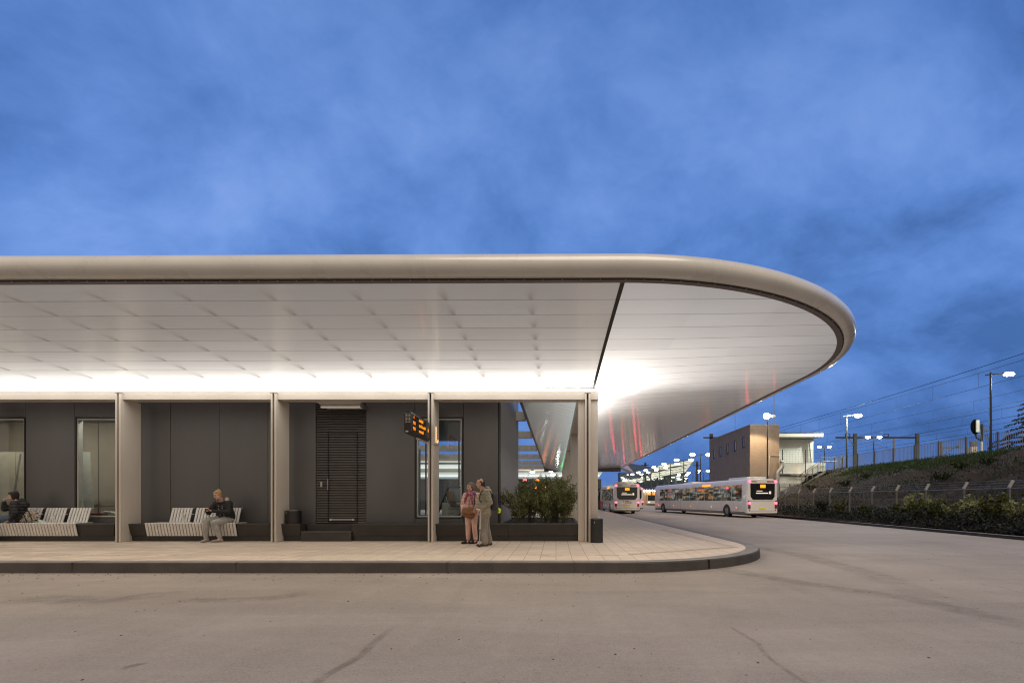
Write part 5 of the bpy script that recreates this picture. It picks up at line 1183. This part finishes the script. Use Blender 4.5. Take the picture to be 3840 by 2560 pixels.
# trackside lamp posts
def lamp_post(x, y, label, z0=4.4, h=9.9, arm=1.6, double=False, grp=None, m=None, warm=False, r=.085, hs=(.62,.2,.12)):
    o = thing('lamp_post', label, 'lamp post', (x, y, z0), grp); m = m or m_lampw
    q = MB(); q.path([(x,y,z0), (x,y,h+.12)], r, r*.7, n=10); q.build('pole', m_darkmetal, o, smooth=40)
    for s_ in ((1,-1) if double else (1,)):
        q = MB(); q.bar((x-s_*.0,y,h-.02), (x+s_*arm,y,h+.02), .07); 
        if not double: q.bar((x-.35,y,h-.08), (x,y,h-.02), .07)
        a = q.build('arm', m_darkmetal, o)
        q = MB(); q.ball((x+s_*(arm+hs[0]*.7),y,h-.02), (hs[0]*.85, hs[1]*.9, hs[2]*.85), 12, 8); q.build('lit_lens', m, a, smooth=60)
        q = MB(); q.ball((x+s_*(arm+hs[0]*.55),y,h+hs[2]*.75), (hs[0]*.95, hs[1], hs[2]*.38), 12, 6); q.build('housing', m_darkmetal, a, smooth=60)
    return o
lamp_post(29.48, 32.8, 'tall dark lamp post nearest on the crest beside the railway signal', arm=.95, hs=(.42,.22,.14))
lamp_post(29.45, 49.0, 'dark lamp post on the crest right of the white house', arm=.85, hs=(.45,.25,.2))
PL = 'double armed lamp posts of the railway platforms'
for k, Y in enumerate((65.9, 78.0)): lamp_post(43.3, Y, ('double armed lamp post under the overhead wires mast', 'double armed lamp post just right of the white house')[k], double=True, arm=.55, grp=PL, hs=(.35,.25,.2))
ORD = ['first', 'second', 'third', 'fourth', 'fifth', 'sixth', 'seventh', 'eighth', 'ninth', 'tenth']
for k in range(7): lamp_post(27.4, 91.7+12*k, ORD[k] + ' double armed platform lamp counted leftwards from the brick building, upper row', double=True, arm=1.1, grp=PL, m=m_lampfar, hs=(.62,.4,.32), r=.12)
for k, Y in enumerate((142.7, 154.0, 166, 178)): lamp_post(43.6, Y, ORD[k] + ' double armed platform lamp counted leftwards from the brick building, lower row', double=True, arm=.9, grp=PL, m=m_lampfar, hs=(.62,.4,.32), r=.12)

# catenary portal and overhead wires
def portal(Y, xa, xb, label, x_ext, zt=10.4):
    o = thing('catenary_portal', label, 'mast', (xa, Y, 4.5))
    for x in (xa, xb): q = MB(); q.box(x-.2, x+.2, Y-.15, Y+.15, 4.4, zt); q.build('mast', M('mast_steel', (.06,.07,.068), .6, var=.2), o)
    q = MB(); q.box(x_ext, xb, Y-.1, Y+.1, zt-.66, zt-.46); q.build('cross_beam', m_darkmetal, o)
    for x in (x_ext+1.6, (xa+xb)*.5): q = MB(); q.box(x-.35,x+.35,Y-.05,Y+.05,zt-.44,zt-.38); q.box(x-.35,x-.28,Y-.05,Y+.05,zt-.38,zt-.1); q.box(x+.28,x+.35,Y-.05,Y+.05,zt-.38,zt-.1); q.box(x-.35,x+.35,Y-.05,Y+.05,zt-.1,zt-.04); q.build('insulator', m_darkmetal, o)
    q = MB(); q.bar((xa,Y,zt-1.9), (x_ext+1.8,Y,zt-.7), .10); q.bar((xa+.2,Y,zt-.7), (xb-3.2,Y,zt-2.3), .06); q.box(xb-3.3,xb-3.1,Y-.08,Y+.08,zt-3.2,zt-.66); q.build('brace', m_galv, o)
portal(66, 40.8, 49.3, 'grey catenary portal standing right of the white house', 38.2)
o = thing('catenary_mast', 'distant cross shaped mast behind the brick building', 'mast', (X_(2667,75), 75, 4.5)); x = X_(2667,75)
q = MB(); q.box(x-.25,x+.25,74.9,75.1,4.4,Z_(1626,75)); q.box(x-1.2,x+1.5,74.9,75.1,Z_(1643,75),Z_(1638,75)); q.build('mast', m_darkmetal, o)
o = thing('catenary_mast', 'distant cross shaped mast between the platform lamps', 'mast', (X_(2613,110), 110, 4.5)); x = X_(2613,110)
q = MB(); q.box(x-.3,x+.3,109.9,110.1,4.4,Z_(1729,110)); q.box(x-.9,x+.6,109.9,110.1,Z_(1746,110),Z_(1743,110)); q.build('mast', m_darkmetal, o)
o = thing('catenary_mast', 'distant cross shaped mast above the tan wall', 'mast', (X_(2420,140), 140, 4.5)); x = X_(2420,140)
q = MB(); q.box(x-.3,x+.3,139.9,140.1,4.4,Z_(1733,140)); q.box(x-1.2,x+1.0,139.9,140.1,Z_(1745,140),Z_(1742,140)); q.build('mast', m_darkmetal, o)
WG = 'overhead wires above the railway'
def catenary(x, hm, hc, label, r=.016, y0=14, y1=230, sag=.25):
    o = thing('overhead_wire', label, 'wire', (x, 60, EYE+hm), WG)
    f = lambda y: EYE + hm - sag*(.5-.5*math.cos(2*PI*(y-10)/56))
    ys = [y0 + (y1-y0)*i/90 for i in range(91)]
    q = MB(); q.path([(x,y,f(y)) for y in ys], r, n=5); q.build('messenger_wire', m_darkmetal, o)
    if hc:
        q = MB(); q.path([(x,y0,EYE+hc), (x,y1,EYE+hc)], r, n=5); q.path([(x+.25,y0,EYE+hc+.06), (x+.25,y1,EYE+hc+.06)], r*.7, n=5); q.build('contact_wire', m_darkmetal, o)
        y = y0+1
        while y < 110: q = MB(); q.tube((x,y,EYE+hc), (x,y,f(y)), r*.62, n=4); q.build('dropper', m_darkmetal, o); y += 4.6
catenary(28.2, 9.0, None, 'topmost single feeder wire crossing the sky above the lamps', .02)
catenary(33.2, 10.15, 8.78, 'upper pair of overhead wires with droppers, nearest track')
catenary(36.8, 8.87, 7.77, 'second pair of overhead wires with droppers', .014)
catenary(43.5, 9.0, 7.9, 'third pair of overhead wires with droppers', .016)
catenary(48.0, 8.3, 7.6, 'lowest pair of overhead wires passing behind the signal', .014)
# railway signal
so_ = thing('railway_signal', 'black oval railway signal with a white side plate on the crest', 'signal', (31, 35.7, 4.5)); S = lambda px, py, dy=0: P(px, py, 35.7+dy)
q = MB(); c = S(3657,1599.5); q.ball(c, (.36,.05,.56), 20, 12); q.build('target_board', M('signal_black', (.004,.004,.005), .95, spec=.05), so_, smooth=60)
q = MB(); a, b = S(3658,1575,-.13), S(3670,1620,-.13); q.box(a.x,b.x,35.5,35.56,b.z,a.z); q.build('side_plate', m_white, so_)
q = MB(); q.path([S(3657,1625), S(3660,1640), S(3680,1652), S(3680,1704)], .07, n=8); q.path([S(3681,1590), S(3681,1655)], .09, n=8); q.build('post', m_darkmetal, so_)
q = MB(); a, b = S(3676,1655,-.12), S(3684,1690,-.12); q.box(a.x,b.x,35.5,35.57,b.z,a.z); q.build('number_plate', m_white, so_)
q = MB(); q.tube(S(3687,1592), S(3712,1700), .022, n=5); q.tube(S(3694,1592), S(3721,1700), .022, n=5)
for i in range(11): q.tube(S(3687+2.5*i,1592+10.8*i), S(3694+2.7*i,1592+10.8*i), .015, n=4)
q.build('ladder', m_galv, so_)
tb_ = thing('trackside_cabinet', 'pale trackside cabinet beside the railway signal post', 'cabinet', S(3650,1706)); a, b = S(3637,1675), S(3662,1707)
q = MB(); q.box(a.x,b.x,35.6,36.1,b.z-.1,a.z); q.build('body', m_beam, tb_); a, b = S(3642,1654), S(3662,1674)
q = MB(); q.box(a.x,b.x,35.6,35.9,b.z,a.z); q.build('junction_box', m_galv, tb_)
o = thing('barrier_arm', 'grey steel bracket arm standing behind the bar fence', 'bracket', (33,38,4.5)); q = MB(); q.bar(P(3533,1678,38), P(3605,1677,38), .10); q.bar(P(3533,1708,38), P(3575,1680,38), .06); q.box(P(3583,1673,38).x, P(3592,1673,38).x, 37.9, 38.1, P(3583,1676,38).z, P(3583,1669,38).z); q.bar(P(3530,1712,38), P(3530,1656,38), .12); q.build('frame', m_galv, o)
# conifer at the picture edge
tr = thing('conifer_tree', 'dark conifer with drooping branches cut by the picture edge', 'tree', (33.5, 33.6, 4.4))
q = MB(); q.path([(33.5,33.6,4.3), (33.5,33.6,8.6)], .13, .02, n=8); q.build('trunk', m_bark, tr)
bb = MB(); npts = []
random.seed(11)
for k in range(46):
    z = 4.7 + 3.7*k/46; a = k*2.4 + random.uniform(-.3,.3); ln = (3.4*(1 - (z-4.4)/4.6) + .25)*random.uniform(.75,1.15); d = Vector((math.cos(a), math.sin(a), 0))
    p0 = Vector((33.5,33.6,z)); p1 = p0 + d*ln*.55 + Vector((0,0,.02)); p2 = p0 + d*ln + Vector((0,0,-.25*ln*.5)); bb.path([p0,p1,p2], .022, .005, n=4)
    for _ in range(int(110*ln)):
        u = random.uniform(.12,1); c = p0.lerp(p1, u/.55) if u < .55 else p1.lerp(p2, (u-.55)/.45); wd = .26*(1.1-u*.7)
        npts.append(c + Vector((-d.y, d.x, 0))*random.uniform(-wd,wd) + Vector((0,0,random.uniform(-.07,.04))))
bb.build('limbs', m_bark, tr); leaves(npts, .085, m_conifer, 'crown', tr, .28)

# ------------------------------------------------------------------ brick building, white house, stairs
YB = 48.0; X0, X1, ZT_ = X_(2812,YB), X_(2922,YB), Z_(1594.5,YB)
bk = thing('brick_building', 'tall flat roofed brick building with five narrow side windows', 'building', (20.7, 52, 0))
q = MB(); q.box(X0, X1, YB, YB+12.6, 0, ZT_); q.build('wall', m_brick, bk)
q = MB(); q.box(X0-.03, X1+.03, YB-.03, YB+12.63, ZT_+.002, ZT_+.10); q.build('parapet', m_concrete, bk)
for i, px in enumerate((2677.5, 2702, 2728, 2756.5, 2788)):
    Y = X0*F/(px-VX); hw = .26; z0, z1 = 6.55, 7.55
    z1 = 6.35; z0 = 5.35; zc = Z_((1702,1693,1683,1672,1658)[i], Y)
    q = MB(); q.box(X0-.02, X0+.02, Y-hw*1.2, Y+hw*1.2, zc-.6, zc+.6); w_ = q.build('window', m_black, bk)
    q = MB(); q.box(X0-.04, X0-.021, Y-hw+.02, Y-hw+.10, zc-.42, zc+.5); q.build('frame', m_board, w_)
q = MB(); q.tube((X_(2757,56),56,ZT_), (X_(2757,56),56,Z_(1543,56)), .035, n=6); q.build('aerial', m_galv, bk)
q = MB(); q.tube((X1-.05,49,ZT_), (X1-.05,49,Z_(1440,49)), .03, n=6); q.build('aerial', m_galv, bk)
q = MB(); q.path([(X_(2882,YB),YB-.05,Z_(1784,YB)), (X_(2884,YB),YB-.05,Z_(1708,YB)), (X_(2922,YB),YB-.05,Z_(1708,YB))], .03, n=6); q.build('downpipe', m_beam, bk)
q = MB(); q.path([P(2924,1728,YB-.4), P(2934,1732,YB-.4), P(2932,1752,YB-.4), P(2918,1768,YB-.4), P(2915,1790,YB-.4), P(2915,1866,YB-.4)], .19, n=12); q.build('vent_duct', M('duct_steel', (.30,.32,.32), .4, metal=.5), bk, smooth=50)
wh_ = thing('white_house', 'white rendered railway building with an overhanging flat roof', 'building', (25, 51, 0)); YH = 50.0
q = MB(); q.box(X1+.01, X_(3050,YH+1.4), YH+1.4, YH+9, 3.8, Z_(1645,YH+1.4)); q.build('wall', m_white, wh_)
q = MB(); q.box(X1+.01, X_(3088,YH), YH+.02, YH+9.5, Z_(1637,YH), Z_(1624,YH)); rf = q.build('roof', m_white, wh_)
q = MB(); q.box(X1+.01, X_(3090,YH), YH, YH+9.6, Z_(1624,YH)+.002, Z_(1621.5,YH)+.03); q.build('roof_edge', m_darkmetal, rf)
q = MB(); q.box(X1+.01, X_(3096,YH), YH, YH+.18, Z_(1776,YH), Z_(1735,YH)); q.build('balcony_wall', m_white, wh_)
q = MB(); q.box(X1+.01, X_(3096,YH), YH+.18, YH+1.4, Z_(1776,YH)-.2, Z_(1776,YH)); q.build('balcony_floor', m_concrete, wh_)
q = MB(); q.box(X1+.01, 25.9, YH+.3, YH+.5, 0, Z_(1776,YH)-.2); q.build('lower_wall', m_white, wh_)
q = MB(); q.prism([(X_(3036,YH+.9),YH+.9,Z_(1650,YH+.9)), (X_(3050,YH+.9),YH+.9,Z_(1650,YH+.9)), (X_(3050,YH+.9),YH+.9,Z_(1735,YH+.9)), (X_(3044,YH+.9),YH+.9,Z_(1735,YH+.9))], (0,.25,0)); q.build('corner_pier', m_white, wh_)
q = MB(); q.bar(P(2964,1779,YH-.1), P(3060,1779,YH-.1), .08); q.build('ledge', m_concrete, wh_)
ms = thing('mesh_fence', 'thin wire mesh fence in front of the white house balcony', 'fence', P(2980,1776,49.7))
for px in (2934, 3021): q = MB(); q.tube(P(px,1775,49.7), P(px,1685,49.7), .05, n=6); q.build('post', m_darkmetal, ms)
q = MB()
for i in range(7): q.tube(P(2924,1687+8*i,49.7), P(3049,1687+8*i,49.7), .012, n=4)
for i in range(22): q.tube(P(2926+5.7*i,1687,49.7), P(2926+5.7*i,1735,49.7), .008, n=4)
q.build('mesh_panel', m_galv, ms)
sr = thing('steel_stairs', 'steel stairs with handrails climbing to the white house platform', 'stairs', P(2998,1820,49.3)); a, b = P(2998,1822,49.3), P(3078,1767,49.3)
for i in range(11):
    p = a.lerp(b, i/10); q = MB(); q.box(p.x-.20, p.x+.22, 48.9, 49.8, p.z-.04, p.z); q.build('step', m_darkmetal, sr)
q = MB()
for yy in (48.88, 49.82):
    q.bar((a.x-.1,yy,a.z-.12), (b.x+.2,yy,b.z-.05), .06, .22)
q.build('stringer', m_galv, sr)
q = MB()
for yy in (48.88, 49.82):
    q.tube((a.x,yy,a.z+1.0), (b.x,yy,b.z+1.0), .028, n=6); q.tube((a.x,yy,a.z+.55), (b.x,yy,b.z+.55), .018, n=6); q.tube((b.x,yy,b.z+1.0), (b.x+1.4,yy,b.z+1.0), .028, n=6)
    for i in range(5): p = a.lerp(b, i/4); q.tube((p.x,yy,p.z-.1), (p.x,yy,p.z+1.0), .025, n=6)
q.build('handrail', m_galv, sr)
ld = tag(MB().box(b.x+.2, b.x+2.4, 48.9, 49.9, b.z-.12, b.z).build('landing', m_darkmetal, sr))
bg_ = thing('gate_railing', 'short pale railing at the top of the steel stairs', 'railing', P(3090,1764,49.4)); q = MB()
for i in range(17): q.tube(P(3078+6*i,1768,49.6), P(3078+6*i,1706 if i % 4 == 0 else 1712,49.6), .03 if i % 4 == 0 else .016, n=5)
q.bar(P(3078,1713,49.6), P(3174,1713,49.6), .04); q.bar(P(3078,1760,49.6), P(3174,1760,49.6), .04); q.build('bars', m_galv, bg_)
pf = thing('palisade_fence', 'grey palisade fence between the brick building and the slope', 'fence', P(2960,1890,46.5)); q = MB()
for i in range(24): x = 21.4 + i*.085; q.box(x, x+.035, 46.2, 46.22, .1, 2.95 + .05*(i % 2))
q.bar((21.35,46.25,2.6), (23.4,46.25,2.6), .05); q.bar((21.35,46.25,.6), (23.4,46.25,.6), .05); q.build('pales', m_galv, pf)
for x in (21.4, 22.4, 23.4): q = MB(); q.box(x-.04,x+.04,46.28,46.36,.1,2.9); q.build('post', m_galv, pf)
# street lamp in front of the brick building
Yl = 45.5; xl, zl = X_(2878,Yl), Z_(1559,Yl)
sp_ = thing('street_lamp', 'tall dark street lamp with a blazing warm head before the brick building', 'street lamp', (xl, Yl, .1))
q = MB(); q.path([(xl,Yl,.05), (xl,Yl,zl-.5)], .085, .06, n=10); q.build('pole', m_darkmetal, sp_, smooth=40)
q = MB(); q.bar((xl,Yl,zl-.5), (xl+.35,Yl,zl-.15), .05); q.bar((xl,Yl,zl-.5), (xl-.3,Yl,zl-.2), .05); q.bar((xl-.4,Yl,zl+.12), (xl+.62,Yl,zl+.12), .06); q.build('bracket', m_darkmetal, sp_)
q = MB(); q.ball((xl-.12,Yl-.1,zl-.02), (.30,.25,.26), 16, 10); q.build('lit_head', m_lampwarm, sp_, smooth=60)
q = MB(); q.ball((xl+.50,Yl,zl-.02), (.24,.2,.15), 12, 8); q.build('lamp_head', E('dim_lamp', (1,.85,.6), .35), sp_, smooth=60)
def lamp_light(name, loc, energy, col, r=.25, spot=None, aim=None):
    l = bpy.data.lights.new(name, 'SPOT' if spot else 'POINT'); l.energy = energy; l.color = col; l.shadow_soft_size = r
    if spot: l.spot_size = math.radians(spot); l.spot_blend = .25
    o = bpy.data.objects.new(name, l); COL.objects.link(o); o.location = loc
    if aim: o.rotation_euler = (Vector(loc) - Vector(aim)).to_track_quat('Z','Y').to_euler()
lamp_light('street_lamp_light', (xl-.35, Yl+.35, zl-.35), 1700, (1,.72,.42), .2, 120, (xl-.2, Yl+1.2, 0))
lamp_light('crest_lamp_light', (30.2, 48.2, 9.4), 2600, (.93,1,.86), .3)
lamp_light('crest_lamp_light', (30.85, 32.8, 9.5), 300, (.93,1,.86), .3)
# ------------------------------------------------------------------ the railway station in the distance
rs = thing('station_hall_roof', 'large white ribbed station roof glowing in the distance', 'roof', P(2520,1790,165)); Yr = 165
T = lambda px, py, dy=0: P(px, py, Yr+dy)
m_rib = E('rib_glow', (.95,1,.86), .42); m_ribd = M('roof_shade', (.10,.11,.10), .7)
q = MB(); q.prism([T(2428,1769), T(2470,1745), T(2608,1719), T(2571,1770), T(2440,1795)], (0,1.2,0)); q.build('roof_plate', m_ribd, rs)
q = MB()
random.seed(3)
for i in range(13):
    u = i/12; a = T(2436+4*u,1769+25*u,-.5).lerp(T(2470,1747,-.5), 1-u if u < .5 else .4*(1-u)); b = T(2604-34*u,1722+47*u,-.5)
    mid = a.lerp(b,.5) + Vector((0,0,random.uniform(-.5,.5))); q.bar(a, mid, .1, .26); q.bar(mid, b, .1, .22)
q.build('white_ribs', m_rib, rs)
q = MB()
for px in (2446, 2470, 2497, 2513, 2540, 2567): q.box(T(px,0).x-.25, T(px,0).x+.25, Yr+2, Yr+2.4, 4.5, T(px,1782).z)
q.build('column', m_ribd, rs)
hb = thing('station_hall', 'long lit station hall with pale floors beneath the ribbed roof', 'building', P(2500,1800,172))
q = MB(); a, b = P(2325,1806,172), P(2580,1770,172); q.box(a.x, b.x, 172, 178, 4.5, b.z); q.build('wall', M('station_dark', (.035,.05,.075), .4), hb)
q = MB()
for k in range(34):
    px = random.uniform(2330,2575); py = random.uniform(1776,1806); p = P(px,py,171.7); w_ = random.uniform(.15,.8); q.box(p.x-w_, p.x+w_, 171.7, 171.8, p.z-.14, p.z+random.uniform(.02,.25))
lw = q.build('lit_windows', E('station_windows', (.9,1,.9), 1.6), hb); lw['kind'] = 'stuff'
q = MB(); a = P(2330,1806,170); b = P(2470,1787,170)
for i in range(30):
    p = a.lerp(b, i/29); q.bar(p + Vector((0,0,.3*math.sin(i*2.1))), p + Vector((2.3,0,.9*math.sin(i*1.7))), .1, .22)
q.build('white_slats', m_rib, hb)
bl = thing('blue_roof', 'dark blue folded roof beyond the end of the canopy', 'roof', P(2390,1760,80))
q = MB(); q.prism([P(2349,1738,80), P(2440,1755,80), P(2375,1768,80)], (0,2,0)); q.prism([P(2360,1736,81), P(2448,1752,81), P(2440,1755,81), P(2352,1738,81)], (0,2,0)); q.build('roof_plane', M('blue_steel', (.045,.07,.14), .5), bl)
q = MB(); q.prism([P(2317,1752,58), P(2327,1750,58), P(2374,1770,66), P(2364,1775,66)], (0,.3,0)); q.prism([P(2330,1748,66), P(2349,1738,80), P(2376,1768,80), P(2372,1770,66)], (0,.2,0)); q.build('gutter_edge', M('ribbed_trim', (.32,.28,.25), .5), bl)
tw = thing('tan_wall', 'tan timber wall lit by a row of small lamps far beyond the buses', 'wall', (22,117,0))
q = MB(); q.box(X_(2412,117), X_(2466,117), 117, 117.3, 0, Z_(1842,117)); q.build('boards', M('tan_timber_glow', (.36,.24,.13), .7, var=.2, scale=2, stretch=(3,1,.2), emit=(.36,.22,.10), estr=.35), tw)  # warm lamp light on the boards put in as emission
for i, px in enumerate((2416,2425,2435.5,2446,2457)):
    p = P(px, 1839, 116); o = tag(MB().ball(p, .26, 10, 6).build('wall_lamp', E('wall_lamp_glow', (1,.86,.62), 9)), ORD[i] + ' small warm lamp from the near bus along the tan wall top', 'lamp', 'row of small lamps on the tan wall')
fg = MB()
kx = thing('ticket_kiosk', 'dark glazed kiosk beside the end column behind the waiting bus', 'kiosk', (5.5, 62, .1)); q = MB(); q.box(5.4, 6.1, 63, 64, .1, 2.9); q.build('body', m_black, kx); q = MB(); q.box(5.5,6.0,62.98,62.995,1.4,2.4); q.build('glass', m_busglass, kx)
